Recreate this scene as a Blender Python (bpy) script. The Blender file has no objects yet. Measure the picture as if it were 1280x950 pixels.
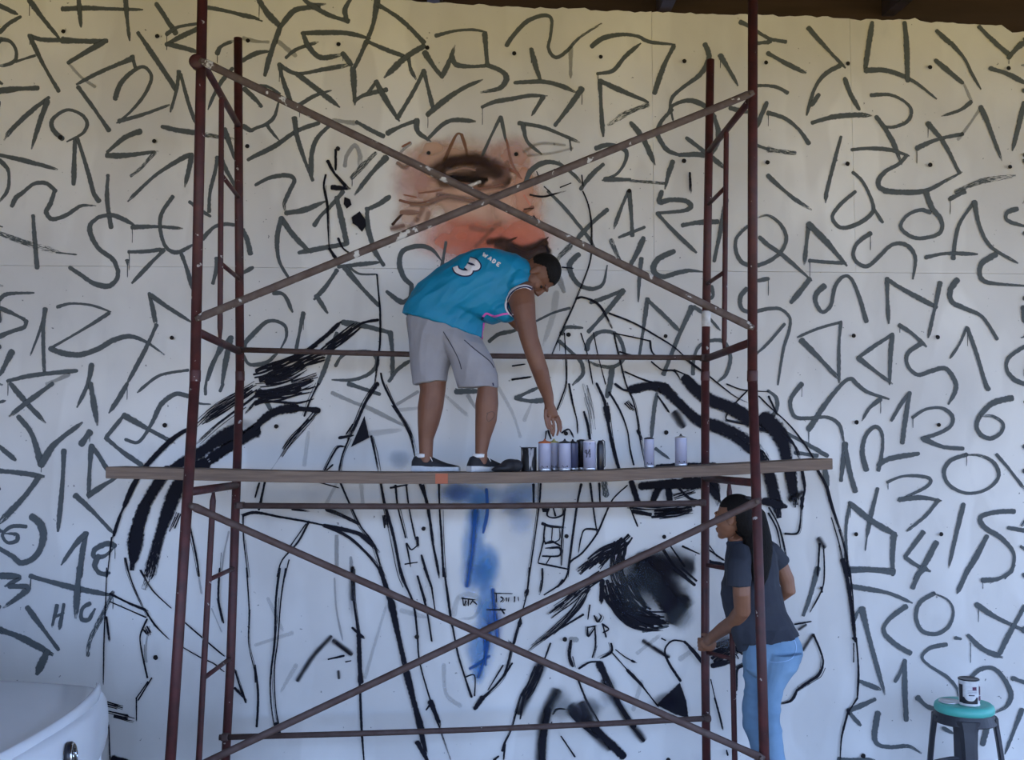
import bpy, bmesh, math, random
from mathutils import Vector, Matrix
from mathutils.bvhtree import BVHTree
random.seed(7)
S = bpy.context.scene
COL = S.collection

# ------------------------------------------------------------------ camera
KD = 1.3                       # depth unit: the lens is KD x 960 px long and depths below are noted in KD metres
F = 960.0 * KD                 # focal length in pixels of the 1280x950 frame
EYE = 1.95
PITCH = math.atan(90 / F)      # horizon at pixel row 565
cam = bpy.data.cameras.new('camera')
cam.sensor_width = 36; cam.sensor_fit = 'HORIZONTAL'
cam.lens = 36 * F / 1280
cam_o = bpy.data.objects.new('camera', cam); COL.objects.link(cam_o)
cam_o.location = (0, 0, EYE)
cam_o.rotation_euler = (math.pi / 2 + PITCH, 0, 0)
S.camera = cam_o

# ------------------------------------------------------------------ light and exposure
W = bpy.data.worlds.new('sky'); S.world = W; W.use_nodes = True
nt = W.node_tree; nt.nodes.clear()
out = nt.nodes.new('ShaderNodeOutputWorld'); bg = nt.nodes.new('ShaderNodeBackground')
bg.inputs[0].default_value = (0.40, 0.585, 1.0, 1); bg.inputs[1].default_value = 5.5
nt.links.new(bg.outputs[0], out.inputs[0])
sun = bpy.data.lights.new('sun', 'SUN'); sun.energy = 5.0; sun.angle = 0.01; sun.color = (1, .86, .55)
sun_o = bpy.data.objects.new('sun', sun); COL.objects.link(sun_o)
sun_o.rotation_euler = (math.radians(0), math.radians(12), 0)   # overhead; the roof keeps it off the wall and the ground before it
S.view_settings.view_transform = 'Standard'
S.view_settings.look = 'None'
S.view_settings.exposure = 0.12
S.view_settings.gamma = 1
S.view_settings.use_curve_mapping = False
S.cycles.transparent_max_bounces = 48

# ------------------------------------------------------------------ helpers
def ray(px, py):
    cx = (px - 640) / F; cy = -(py - 475) / F
    cp, sp = math.cos(PITCH), math.sin(PITCH)
    return Vector((cx, cp - sp * cy, sp + cp * cy))
def at(px, py, d):
    """point seen at pixel (px,py) standing d depth units in front of the camera (world Y = d * KD)"""
    r = ray(px, py)
    return Vector((0, 0, EYE)) + r * (d * KD / r.y)
YW, KW = 4.66 * KD, math.tan(math.radians(2.6))       # wall plane  Y = YW + KW*X
WN = Vector((KW, -1, 0)).normalized()            # towards the camera
def onwall(px, py, off=0.0):
    r = ray(px, py)
    t = YW / (r.y - KW * r.x)
    return Vector((0, 0, EYE)) + r * t + WN * off

def tag(o, label=None, cat=None, group=None, kind=None):
    if label: o['label'] = label
    if cat: o['category'] = cat
    if group: o['group'] = group
    if kind: o['kind'] = kind
    return o
def empty(name, loc=(0, 0, 0)):
    o = bpy.data.objects.new(name, None); COL.objects.link(o); o.location = loc
    o.empty_display_size = .1
    return o
def link(name, me, mat, parent=None, smooth=False):
    if mat and not me.materials: me.materials.append(mat)
    if smooth:
        for p in me.polygons: p.use_smooth = True
    o = bpy.data.objects.new(name, me); COL.objects.link(o)
    if parent:
        o.parent = parent
        o.matrix_parent_inverse = Matrix.Translation(parent.location).inverted() if parent.parent is None and parent.type == 'EMPTY' else Matrix()
    return o
class MB:
    """collects shapes into one mesh"""
    def __init__(s): s.v = []; s.f = []
    def add(s, vs, fs):
        n = len(s.v); s.v += [tuple(v) for v in vs]; s.f += [tuple(i + n for i in f) for f in fs]; return s
    def box(s, lo, hi, M=None):
        x0, y0, z0 = lo; x1, y1, z1 = hi
        vs = [Vector(p) for p in ((x0,y0,z0),(x1,y0,z0),(x1,y1,z0),(x0,y1,z0),(x0,y0,z1),(x1,y0,z1),(x1,y1,z1),(x0,y1,z1))]
        if M: vs = [M @ v for v in vs]
        return s.add(vs, [(0,3,2,1),(4,5,6,7),(0,1,5,4),(1,2,6,5),(2,3,7,6),(3,0,4,7)])
    def loft(s, rings, cap=True):
        """rings: lists of equally many points"""
        n = len(rings[0]); vs = [p for r in rings for p in r]; fs = []
        for i in range(len(rings) - 1):
            for j in range(n):
                k = (j + 1) % n
                fs.append((i*n+j, i*n+k, (i+1)*n+k, (i+1)*n+j))
        if cap:
            fs.append(tuple(range(n - 1, -1, -1))); m = (len(rings) - 1) * n
            fs.append(tuple(m + j for j in range(n)))
        return s.add(vs, fs)
    def tube(s, pts, rad, n=12, flat=None):
        pts = [Vector(p) for p in pts]
        if not hasattr(rad, '__len__'): rad = [rad] * len(pts)
        rings = []; up = None
        for i, p in enumerate(pts):
            a = pts[max(i - 1, 0)]; b = pts[min(i + 1, len(pts) - 1)]
            t = (b - a).normalized()
            if up is None:
                up = t.orthogonal().normalized()
                if abs(t.y) < .9: up = (Vector((0, 1, 0)) - t * t.y).normalized()
            up = (up - t * up.dot(t)).normalized(); sd = t.cross(up)
            fl = flat[i] if flat else 1
            rings.append([p + (up * math.cos(q) * fl + sd * math.sin(q)) * rad[i] for q in [2*math.pi*j/n for j in range(n)]])
        return s.loft(rings)
    def ell(s, c, r, M=None, n=16, m=10):
        c = Vector(c); rings = []
        for i in range(1, m):
            ph = math.pi * i / m
            rings.append([Vector((r[0]*math.sin(ph)*math.cos(q), r[1]*math.sin(ph)*math.sin(q), -r[2]*math.cos(ph))) for q in [2*math.pi*j/n for j in range(n)]])
        rings = [[(M @ (c + p) if M else c + p) for p in rg] for rg in rings]
        lo = c + Vector((0, 0, -r[2])); hi = c + Vector((0, 0, r[2]))
        if M: lo, hi = M @ lo, M @ hi
        base = len(s.v); s.loft(rings, cap=False); k = len(s.v)
        s.v += [tuple(lo), tuple(hi)]
        for j in range(n):
            s.f.append((base + (j+1) % n, base + j, k))
            t = base + (m - 2) * n
            s.f.append((t + j, t + (j+1) % n, k + 1))
        return s
    def lathe(s, prof, c=(0, 0, 0), n=24):
        c = Vector(c)
        return s.loft([[c + Vector((r*math.cos(q), r*math.sin(q), z)) for q in [2*math.pi*j/n for j in range(n)]] for r, z in prof])
    def mesh(s, name='m'):
        me = bpy.data.meshes.new(name); me.from_pydata(s.v, [], s.f); me.validate(); me.update()
        bm = bmesh.new(); bm.from_mesh(me); bmesh.ops.recalc_face_normals(bm, faces=bm.faces); bm.to_mesh(me); bm.free()
        return me
    def build(s, name, mat, parent=None, smooth=False, bevel=0, seg=2):
        me = s.mesh(name)
        o = link(name, me, mat, parent, smooth)
        if bevel:
            b = o.modifiers.new('bevel', 'BEVEL'); b.width = bevel; b.segments = seg; b.limit_method = 'ANGLE'; b.angle_limit = .6
        return o
    def remesh(s, voxel=.005, it=3, fac=.5):
        me = s.mesh('tmp'); o = bpy.data.objects.new('tmp', me); COL.objects.link(o)
        r = o.modifiers.new('r', 'REMESH'); r.mode = 'VOXEL'; r.voxel_size = voxel
        if it:
            q = o.modifiers.new('s', 'SMOOTH'); q.iterations = it; q.factor = fac
        dg = bpy.context.evaluated_depsgraph_get()
        m2 = bpy.data.meshes.new_from_object(o.evaluated_get(dg))
        bpy.data.objects.remove(o); bpy.data.meshes.remove(me)
        return m2
def catmull(pts, sub=6):
    pts = [Vector(p) for p in pts]
    if len(pts) < 3:
        return [pts[0].lerp(pts[-1], i / 4) for i in range(5)]
    o = []
    for i in range(len(pts) - 1):
        p0 = pts[max(i-1, 0)]; p1 = pts[i]; p2 = pts[i+1]; p3 = pts[min(i+2, len(pts)-1)]
        for k in range(sub):
            t = k / sub
            o.append(.5 * ((2*p1) + (p2-p0)*t + (2*p0-5*p1+4*p2-p3)*t*t + (3*p1-p0-3*p2+p3)*t*t*t))
    o.append(pts[-1]); return o
def pring(x0, y0, x1, y1, d, b, n=22, d1=None, p=2.0):
    """an ellipse ring whose two ends sit on the silhouette pixels; b = half thickness in depth"""
    P0 = at(x0, y0, d); P1 = at(x1, y1, d1 if d1 is not None else d)
    c = (P0 + P1) / 2; A = (P1 - P0) / 2; B = Vector((0, b, 0))
    if d1 is not None:
        B = Vector((-A.y, A.x, 0)); B = B.normalized() * b if B.length > 1e-6 else Vector((0, b, 0))
    o = []
    for j in range(n):
        q = 2 * math.pi * j / n; cq, sq = math.cos(q), math.sin(q)
        e = 2 / p
        o.append(c + A * math.copysign(abs(cq)**e, cq) + B * math.copysign(abs(sq)**e, sq))
    return o

from mathutils import noise as mnoise
def wrinkle(me, amp, f, seed=0.0, dirs=None):
    """soft folds in cloth: push the surface along its normal by stretched noise"""
    nor = [v.normal.copy() for v in me.vertices]; new = []
    for i, v in enumerate(me.vertices):
        q = Vector((v.co.x * f[0] + seed, v.co.y * f[1], v.co.z * f[2]))
        if dirs:
            a, b = dirs; q = Vector((v.co.dot(a) * f[0] + seed, v.co.y * f[1], v.co.dot(b) * f[2]))
        n = mnoise.noise(q); n = 1 - 2 * abs(n)
        c = v.co + nor[i] * (amp * (n - .45)); new += [c.x, c.y, c.z]
    me.vertices.foreach_set('co', new); me.update()
# ------------------------------------------------------------------ materials
def mat(name, col, rough=.7, col2=None, scale=8, detail=4, stretch=(1, 1, 1), bump=0, bscale=None, metal=0, lo=.35, hi=.65, spec=.5, spots=None):
    m = bpy.data.materials.new(name); m.use_nodes = True
    t = m.node_tree; b = t.nodes['Principled BSDF']
    b.inputs['Roughness'].default_value = rough; b.inputs['Metallic'].default_value = metal
    b.inputs['Specular IOR Level'].default_value = spec
    b.inputs['Base Color'].default_value = (*col, 1)
    tc = t.nodes.new('ShaderNodeTexCoord'); mp = t.nodes.new('ShaderNodeMapping')
    mp.inputs['Scale'].default_value = stretch; t.links.new(tc.outputs['Object'], mp.inputs[0])
    last = None
    if col2:
        nz = t.nodes.new('ShaderNodeTexNoise'); nz.inputs['Scale'].default_value = scale; nz.inputs['Detail'].default_value = detail
        t.links.new(mp.outputs[0], nz.inputs[0])
        r = t.nodes.new('ShaderNodeValToRGB'); r.color_ramp.elements[0].position = lo; r.color_ramp.elements[1].position = hi
        r.color_ramp.elements[0].color = (*col, 1); r.color_ramp.elements[1].color = (*col2, 1)
        t.links.new(nz.outputs[0], r.inputs[0]); last = r.outputs[0]
        t.links.new(last, b.inputs['Base Color'])
    if spots:                                   # (colour, noise scale, threshold)
        sc, ss, th = spots
        n2 = t.nodes.new('ShaderNodeTexNoise'); n2.inputs['Scale'].default_value = ss; n2.inputs['Detail'].default_value = 3
        t.links.new(mp.outputs[0], n2.inputs[0])
        g = t.nodes.new('ShaderNodeMapRange'); g.inputs[1].default_value = th; g.inputs[2].default_value = th + .03
        t.links.new(n2.outputs[0], g.inputs[0])
        mx = t.nodes.new('ShaderNodeMix'); mx.data_type = 'RGBA'
        t.links.new(g.outputs[0], mx.inputs[0])
        if last: t.links.new(last, mx.inputs[6])
        else: mx.inputs[6].default_value = (*col, 1)
        mx.inputs[7].default_value = (*sc, 1); t.links.new(mx.outputs[2], b.inputs['Base Color'])
    if bump:
        n3 = t.nodes.new('ShaderNodeTexNoise'); n3.inputs['Scale'].default_value = bscale or scale * 3; n3.inputs['Detail'].default_value = 5
        t.links.new(mp.outputs[0], n3.inputs[0])
        bp = t.nodes.new('ShaderNodeBump'); bp.inputs['Strength'].default_value = bump; bp.inputs['Distance'].default_value = .01
        t.links.new(n3.outputs[0], bp.inputs['Height']); t.links.new(bp.outputs[0], b.inputs['Normal'])
    return m
def wall_material():
    m = bpy.data.materials.new('whitewashed_concrete'); m.use_nodes = True
    t = m.node_tree; b = t.nodes['Principled BSDF']; b.inputs['Roughness'].default_value = .75
    b.inputs['Specular IOR Level'].default_value = .3
    tc = t.nodes.new('ShaderNodeTexCoord')
    def noise(scale, st, det=4):
        mp = t.nodes.new('ShaderNodeMapping'); mp.inputs['Scale'].default_value = st; t.links.new(tc.outputs['Object'], mp.inputs[0])
        n = t.nodes.new('ShaderNodeTexNoise'); n.inputs['Scale'].default_value = scale; n.inputs['Detail'].default_value = det
        t.links.new(mp.outputs[0], n.inputs[0]); return n.outputs[0]
    def rng(src, a, c, lo=0, hi=1):
        g = t.nodes.new('ShaderNodeMapRange'); g.inputs[1].default_value = a; g.inputs[2].default_value = c
        g.inputs[3].default_value = lo; g.inputs[4].default_value = hi; t.links.new(src, g.inputs[0]); return g.outputs[0]
    def mix(fac, a, col):
        x = t.nodes.new('ShaderNodeMix'); x.data_type = 'RGBA'; t.links.new(fac, x.inputs[0])
        if isinstance(a, tuple): x.inputs[6].default_value = (*a, 1)
        else: t.links.new(a, x.inputs[6])
        x.inputs[7].default_value = (*col, 1); return x.outputs[2]
    c = mix(rng(noise(1.1, (1, 1, .7)), .40, .62, 0, .9), (.80, .78, .74), (.62, .60, .57))
    c = mix(rng(noise(2.3, (1, 1, .35), 2), .50, .535, 0, .38), c, (.60, .57, .53))      # roller patches
    c = mix(rng(noise(4.5, (1.2, 1, .5), 6), .60, .72, 0, .35), c, (.55, .54, .52))     # scuffs
    c = mix(rng(noise(38, (1, 1, 1), 2), .745, .765, 0, .75), c, (.10, .10, .10))       # specks
    t.links.new(c, b.inputs['Base Color'])
    bp = t.nodes.new('ShaderNodeBump'); bp.inputs['Strength'].default_value = .25; bp.inputs['Distance'].default_value = .01
    t.links.new(noise(9, (1, 1, .6), 6), bp.inputs['Height']); t.links.new(bp.outputs[0], b.inputs['Normal'])
    return m
def paint_material():
    """brushed or sprayed paint: colour and opacity per stroke, edge and dry-brush break-up from the stroke's own UV"""
    m = bpy.data.materials.new('brushed_paint'); m.use_nodes = True
    t = m.node_tree; b = t.nodes['Principled BSDF']; b.inputs['Roughness'].default_value = .7
    b.inputs['Specular IOR Level'].default_value = .12
    def N(k, **kw):
        n = t.nodes.new(k)
        for a, v in kw.items(): setattr(n, a, v)
        return n
    def M(op, a, c=None, clamp=False):
        n = N('ShaderNodeMath', operation=op); n.use_clamp = clamp
        for i, v in enumerate((a, c)):
            if v is None: continue
            if isinstance(v, (int, float)): n.inputs[i].default_value = v
            else: t.links.new(v, n.inputs[i])
        return n.outputs[0]
    ca = N('ShaderNodeAttribute', attribute_name='paint'); t.links.new(ca.outputs['Color'], b.inputs['Base Color'])
    pr = N('ShaderNodeAttribute', attribute_name='brush')           # x = softness, y = dryness
    sx = N('ShaderNodeSeparateXYZ'); t.links.new(pr.outputs['Vector'], sx.inputs[0])
    uv = N('ShaderNodeUVMap', uv_map='stroke'); su = N('ShaderNodeSeparateXYZ'); t.links.new(uv.outputs[0], su.inputs[0])
    e = su.outputs[0]                                               # 0 at the rim, 1 at the core
    tc = N('ShaderNodeTexCoord')
    n1 = N('ShaderNodeTexNoise'); n1.inputs['Scale'].default_value = 60; n1.inputs['Detail'].default_value = 3; t.links.new(tc.outputs['Object'], n1.inputs[0])
    n4 = N('ShaderNodeTexNoise'); n4.inputs['Scale'].default_value = 11; n4.inputs['Detail'].default_value = 4; t.links.new(tc.outputs['Object'], n4.inputs[0])
    cmb = N('ShaderNodeCombineXYZ'); t.links.new(M('MULTIPLY', su.outputs[1], 3.0), cmb.inputs[0]); t.links.new(M('MULTIPLY', su.outputs[2], 1.0), cmb.inputs[2])
    uw = N('ShaderNodeUVMap', uv_map='streak'); mp = N('ShaderNodeMapping'); mp.inputs['Scale'].default_value = (3.2, 9, 1); t.links.new(uw.outputs[0], mp.inputs[0])
    n2 = N('ShaderNodeTexNoise'); n2.inputs['Scale'].default_value = 1; n2.inputs['Detail'].default_value = 3; t.links.new(mp.outputs[0], n2.inputs[0])
    ee = M('ADD', e, M('MULTIPLY', M('SUBTRACT', n1.outputs[0], .5), .55))
    soft_amt = sx.outputs[0]
    ee2 = M('ADD', e, M('MULTIPLY', M('MULTIPLY', M('SUBTRACT', n4.outputs[0], .5), .45), soft_amt))
    edge_hard = M('DIVIDE', M('SUBTRACT', ee, .05), .28, True)
    edge_soft = M('SMOOTH_MIN', 1.0, 1.0)
    es = N('ShaderNodeMapRange', interpolation_type='SMOOTHERSTEP'); t.links.new(ee2, es.inputs[0]); es.inputs[1].default_value = .02; es.inputs[2].default_value = 1.0
    mxe = N('ShaderNodeMix'); t.links.new(soft_amt, mxe.inputs[0]); t.links.new(edge_hard, mxe.inputs[2]); t.links.new(es.outputs[0], mxe.inputs[3])
    th = M('MULTIPLY', sx.outputs[1], .62)
    dry = M('DIVIDE', M('SUBTRACT', n2.outputs[0], M('SUBTRACT', th, .12)), .12, True)
    al = M('MULTIPLY', M('MULTIPLY', mxe.outputs[0], dry), ca.outputs['Alpha'], True)
    tr = N('ShaderNodeBsdfTransparent'); ms = N('ShaderNodeMixShader')
    t.links.new(al, ms.inputs[0]); t.links.new(tr.outputs[0], ms.inputs[1]); t.links.new(b.outputs[0], ms.inputs[2])
    t.links.new(ms.outputs[0], t.nodes['Material Output'].inputs[0])
    return m
M_wall = wall_material(); M_paint = paint_material()
M_hole = mat('hole_shadow', (.012, .010, .010), .95)
M_steel = mat('oxide_red_steel', (.085, .022, .021), .55, (.048, .017, .017), 14, 5, bump=.15, spots=((.42, .38, .36), 26, .70), spec=.4)
M_brace = mat('weathered_brace_steel', (.085, .055, .046), .75, (.13, .095, .08), 18, 5, bump=.3, spots=((.55, .53, .50), 17, .63))
M_bracelow = mat('brown_brace_steel', (.062, .032, .027), .7, (.088, .056, .049), 18, 5, bump=.2, spots=((.4, .38, .36), 22, .74))
M_wood = mat('weathered_plank_wood', (.22, .155, .115), .85, (.155, .11, .085), 3, 6, (1.2, 12, 30), bump=.4, bscale=6)
M_roof = mat('dark_brown_roof_boards', (.055, .030, .022), .8, (.035, .020, .016), 3, 4, (.4, 3, 3))
M_floor = mat('dusty_concrete_floor', (.40, .30, .17), .9, (.31, .235, .135), 1.5, 6, bump=.3, bscale=20)
M_yard = mat('dry_ochre_earth', (.56, .36, .07), .95, (.48, .30, .055), 1.5, 6, bump=.3, bscale=20)
M_skin = mat('brown_skin', (.205, .088, .050), .55, (.165, .068, .039), 9, 4, bump=.03, bscale=120)
M_skinw = mat('tan_skin', (.27, .122, .068), .55, (.225, .098, .054), 9, 4, bump=.03, bscale=120)
M_jersey = mat('turquoise_jersey_fabric', (.0, .235, .42), .6, (.0, .205, .37), 6, 3, bump=.35, bscale=11)
M_shorts = mat('grey_shorts_fabric', (.34, .33, .35), .85, (.29, .28, .30), 5, 4, bump=.45, bscale=12)
M_black = mat('black_knit', (.012, .013, .018), .75, (.02, .02, .026), 30, 3)
M_white = mat('white_rubber', (.7, .7, .7), .6, (.55, .54, .53), 20, 3)
M_lace = mat('white_lace', (.75, .75, .76), .8)
M_hair = mat('black_hair', (.006, .005, .005), .7, (.012, .010, .009), 30, 4, (6, 6, 1), bump=.5, bscale=40, spec=.15)
M_shirt = mat('dark_navy_shirt_cotton', (.022, .026, .040), .85, (.030, .035, .050), 6, 4, bump=.5, bscale=13)
M_jeans = mat('light_blue_denim', (.19, .32, .47), .85, (.14, .255, .39), 7, 5, bump=.5, bscale=14)
M_navy = mat('navy_print', (.012, .012, .06), .6)
M_print = mat('white_print', (.78, .74, .76), .6)
M_pink = mat('pink_piping', (.75, .13, .50), .6)
M_eye = mat('dark_eye', (.01, .008, .007), .2)
M_can = mat('lavender_can_print', (.36, .37, .50), .35, (.40, .41, .54), 5, 2)
M_canrim = mat('silver_can_rim', (.6, .6, .62), .35, metal=.7)
M_canblack = mat('black_can_print', (.012, .012, .018), .35)
M_ink = mat('dark_print', (.03, .03, .05), .5)
M_teal = mat('teal_plastic', (.10, .50, .42), .45, (.08, .44, .38), 8, 2)
M_dplast = mat('dark_grey_plastic', (.022, .023, .030), .5, (.032, .033, .042), 9, 3, spots=((.5, .5, .52), 17, .76))
M_car = mat('white_car_paint', (.72, .74, .77), .18, (.68, .70, .73), 2, 3, spec=.6)
M_tyre = mat('tyre_rubber', (.015, .015, .016), .8)
M_glass = mat('tinted_car_glass', (.02, .025, .03), .06, spec=.8)
M_chrome = mat('chrome', (.6, .62, .65), .15, metal=1)
M_red = mat('red_lamp_plastic', (.35, .01, .01), .2)

# ------------------------------------------------------------------ the setting
def wallpt(x, z, off=0.0):
    return Vector((x, YW + KW * x, z)) + WN * off
floor = MB().box((-45, -2.2, -.2), (45, 7.6, 0)).build('floor', M_floor); tag(floor, kind='structure')
yard = MB().box((-45, -60, -.22), (45, -2.2, -.02)).build('yard_ground', M_yard); tag(yard, kind='structure')
wall = MB()
wall.add([wallpt(-6.5, -.2, -.03), wallpt(6.5, -.2, -.03), wallpt(6.5, 4.50, -.03), wallpt(-6.5, 4.50, -.03),
          wallpt(-6.5, -.2, -.22), wallpt(6.5, -.2, -.22), wallpt(6.5, 4.50, -.22), wallpt(-6.5, 4.50, -.22)],
         [(0,1,2,3),(7,6,5,4),(0,4,5,1),(3,2,6,7),(0,3,7,4),(1,5,6,2)])
M_joint = mat('joint_mortar', (.30, .28, .25), .9)
wall_back = wall.build('wall_back', M_joint); tag(wall_back, kind='structure')
# panels: the horizontal joint and the vertical ones are read off the photograph, the top edge is broken
zj = onwall(1000, 340).z
topedge = [(-6.5, 4.74)] + [(onwall(x, y).x, onwall(x, y).z) for x, y in
          ((300, -14), (470, -4), (520, 2), (560, 3), (640, 9), (690, 10), (730, 9), (742, 13), (810, 15), (960, 19), (1060, 22), (1064, 25), (1145, 23), (1150, 27), (1210, 30), (1255, 32), (1262, 41), (1290, 39))] + [(6.5, 4.50)]
def topz(x):
    for (a, za), (b, zb) in zip(topedge, topedge[1:]):
        if a <= x <= b: return za + (zb - za) * (x - a) / (b - a)
    return 4.6
def panel(x0, x1, z0, z1, ragged):
    g = .0009; bot = [(x0 + g, z0 + g), (x1 - g, z0 + g)]
    if ragged:
        n = max(8, int((x1 - x0) / .035)); top = []
        for i in range(n + 1):
            x = x1 - g - (x1 - x0 - 2 * g) * i / n
            top.append((x, topz(x) + random.uniform(-.008, .006)))
    else: top = [(x1 - g, z1 - g), (x0 + g, z1 - g)]
    pl = bot + top; n = len(pl); off = random.uniform(-.0004, .0004)
    vs = [wallpt(x, z, off) for x, z in pl] + [wallpt(x, z, -.04) for x, z in pl]
    fs = [tuple(range(n)), tuple(range(2*n-1, n-1, -1))] + [(i, n + i, n + (i+1) % n, (i+1) % n) for i in range(n)]
    me = MB().add(vs, fs).mesh('panel')
    return link('panel', me, M_wall, wall_back)
tj = [-6.5, -4.2] + [onwall(x, 60).x for x in (815, 1063)] + [3.9, 5.1, 6.5]
lj = [-6.5, -4.2] + [3.9, 6.5]
for a, b in zip(tj, tj[1:]): panel(a, b, zj, 0, True)
for a, b in zip(lj, lj[1:]): panel(a, b, -.1, zj, False)
# roof: timber beam behind the broken wall top, rafters and boards running out over the camera
beam = MB().box((-16, 6.45, 4.40), (8.0, 6.60, 5.02)).build('trim_1', M_roof); tag(beam, kind='structure')
def roofz(y): return 5.02 + (y - 6.8) * .113          # unseen fall to the eaves, shaped to cut sky light on the wall top
def roof_slab(x0, x1, y0, y1, dz0, dz1):
    return MB().add([(x0, y0, roofz(y0) + dz0), (x1, y0, roofz(y0) + dz0), (x1, y1, roofz(y1) + dz0), (x0, y1, roofz(y1) + dz0), (x0, y0, roofz(y0) + dz1), (x1, y0, roofz(y0) + dz1), (x1, y1, roofz(y1) + dz1), (x0, y1, roofz(y1) + dz1)],
                    [(0,3,2,1),(4,5,6,7),(0,1,5,4),(1,2,6,5),(2,3,7,6),(3,0,4,7)])
ceil = roof_slab(-16, 13, -2.4, 6.8, 0, .08).build('ceiling', M_roof); tag(ceil, kind='structure')
for i in range(19):
    x = -15.5 + i * 1.5
    roof_slab(x - .04, x + .04, -2.4, 6.45, -.14, 0).build('rafter', M_roof, ceil)
M_side = mat('dull_brown_render', (.24, .19, .14), .9, (.19, .15, .11), 2, 4)
side = MB().box((-6.9, -2.4, 0), (-6.6, 5.6, 4.05)).build('sky_block_left', M_side); tag(side, kind='structure')  # unseen wall, added to block sky light from the left
# ------------------------------------------------------------------ painting on the wall
GREY, BLACK, BLUE, NAVY = (.100, .112, .116), (.010, .010, .016), (.045, .23, .52), (.015, .08, .28)
layer = [0]
SC = 320 / 1267.0
def ribbon_mesh(pts, widths, col, alpha, soft, dry):
    """pts: pixels; widths: pixels; laid on the wall as a thin coat"""
    layer[0] += 1; off = .0012 + layer[0] * 1.2e-5
    c = [Vector((p[0], p[1], 0)) for p in pts]; n = len(c)
    vs = []; u = []; st = []; L = 0; seed = random.uniform(0, 50)
    prof = (-1, -.5, 0, .5, 1)
    for i in range(n):
        a = c[max(i-1, 0)]; b = c[min(i+1, n-1)]; t = (b - a)
        t = t.normalized() if t.length > 1e-6 else Vector((1, 0, 0)); nn = Vector((-t.y, t.x, 0))
        if i: L += (c[i] - c[i-1]).length
        for k in prof:
            q = c[i] + nn * widths[i] * .5 * k
            vs.append(onwall(q.x, q.y, off)); u.append(1 - abs(k)); st.append((L * .045 + seed, k * .5 + seed))
    if soft > .3:                       # sprayed ends fade too
        for i in (0, n - 1):
            for k in range(5): u[i*5+k] = 0
    fs = [(i*5+k, i*5+k+1, (i+1)*5+k+1, (i+1)*5+k) for i in range(n-1) for k in range(4)]
    dl = dry if isinstance(dry, list) else [dry] * n
    return vs, fs, u, st, (*col, alpha), [(soft, dl[i // 5], 0) for i in range(5 * n)]
PENDING = {}
def paint_obj(name, data):
    if name == 'outlying_sign_strokes' and any(v.z > topz(v.x) - .03 for v in data[0]): return
    PENDING.setdefault(name, []).append(data)
def paint_mesh(name, items):
    V, Fc, U, T, C, B = [], [], [], [], [], []
    for vs, fs, u, st, col, br in items:
        k = len(V); V += [tuple(v) for v in vs]; Fc += [tuple(i + k for i in f) for f in fs]; U += u; T += st
        C += [col] * len(vs); B += br if isinstance(br, list) else [br] * len(vs)
    me = bpy.data.meshes.new(name); me.from_pydata(V, [], Fc)
    ca = me.attributes.new('paint', 'FLOAT_COLOR', 'POINT'); ba = me.attributes.new('brush', 'FLOAT_VECTOR', 'POINT')
    ca.data.foreach_set('color', [x for c in C for x in c]); ba.data.foreach_set('vector', [x for c in B for x in c])
    l1 = me.uv_layers.new(name='stroke'); l2 = me.uv_layers.new(name='streak')
    for lp in me.loops:
        l1.data[lp.index].uv = (U[lp.vertex_index], 0); l2.data[lp.index].uv = T[lp.vertex_index]
    return link(name, me, M_paint, wall_back)
def flush_paint():
    """each stroke is a piece of its own; past 300 of a kind the smallest are kept together"""
    def size(d):
        vs = d[0]; return (max(v.x for v in vs) - min(v.x for v in vs) + .02) * (max(v.z for v in vs) - min(v.z for v in vs) + .02)
    for name, L in PENDING.items():
        if name == 'outlying_sign_strokes':          # the signs go on along the wall beyond the frame
            paint_mesh(name, L)['kind'] = 'stuff'; continue
        big = set(id(d) for d in sorted(L, key=size, reverse=True)[:300])
        for d in L:
            if id(d) in big: paint_mesh(name, [d])
        rest = [d for d in L if id(d) not in big]
        if rest: paint_mesh(name, rest)['kind'] = 'stuff'
def stroke(name, pts, w, col, alpha=1, soft=0, dry=0.0, taper=.75):
    c = catmull([(p[0], p[1], 0) for p in pts], 7)
    # the brush lands rounded and lifts off in a thin, drier tail
    a = (c[0] - c[1]).normalized(); b = (c[-1] - c[-2]).normalized()
    tail = random.random() < .6 and not soft
    c = [c[0] + a * w * .34, c[0] + a * w * .22] + c + [c[-1] + b * w * .22, c[-1] + b * w * (.7 if tail else .34)]
    n = len(c); ws = []; dl = []; p1 = random.uniform(0, 6); p2 = random.uniform(0, 6); lift = random.uniform(.25, .75) if tail else 0
    for i in range(n):
        t = i / (n - 1); k = 1 - (1 - taper) * t
        if not soft: k *= 1 + .17 * math.sin(p1 + t * 5) + .08 * math.sin(p2 + t * 13)
        if i == 0: k *= .4
        elif i == 1: k *= .8
        if tail: k *= 1 - .62 * max(0, (t - .72) / .28) ** 1.5
        elif i == n - 1: k *= .45
        elif i == n - 2: k *= .85
        ws.append(max(w * k * 1.05, .8)); dl.append(min(.95, dry + lift * max(0, (t - .55) / .45)))
    return paint_obj(name, ribbon_mesh(c, ws, col, alpha, soft, dl))
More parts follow.
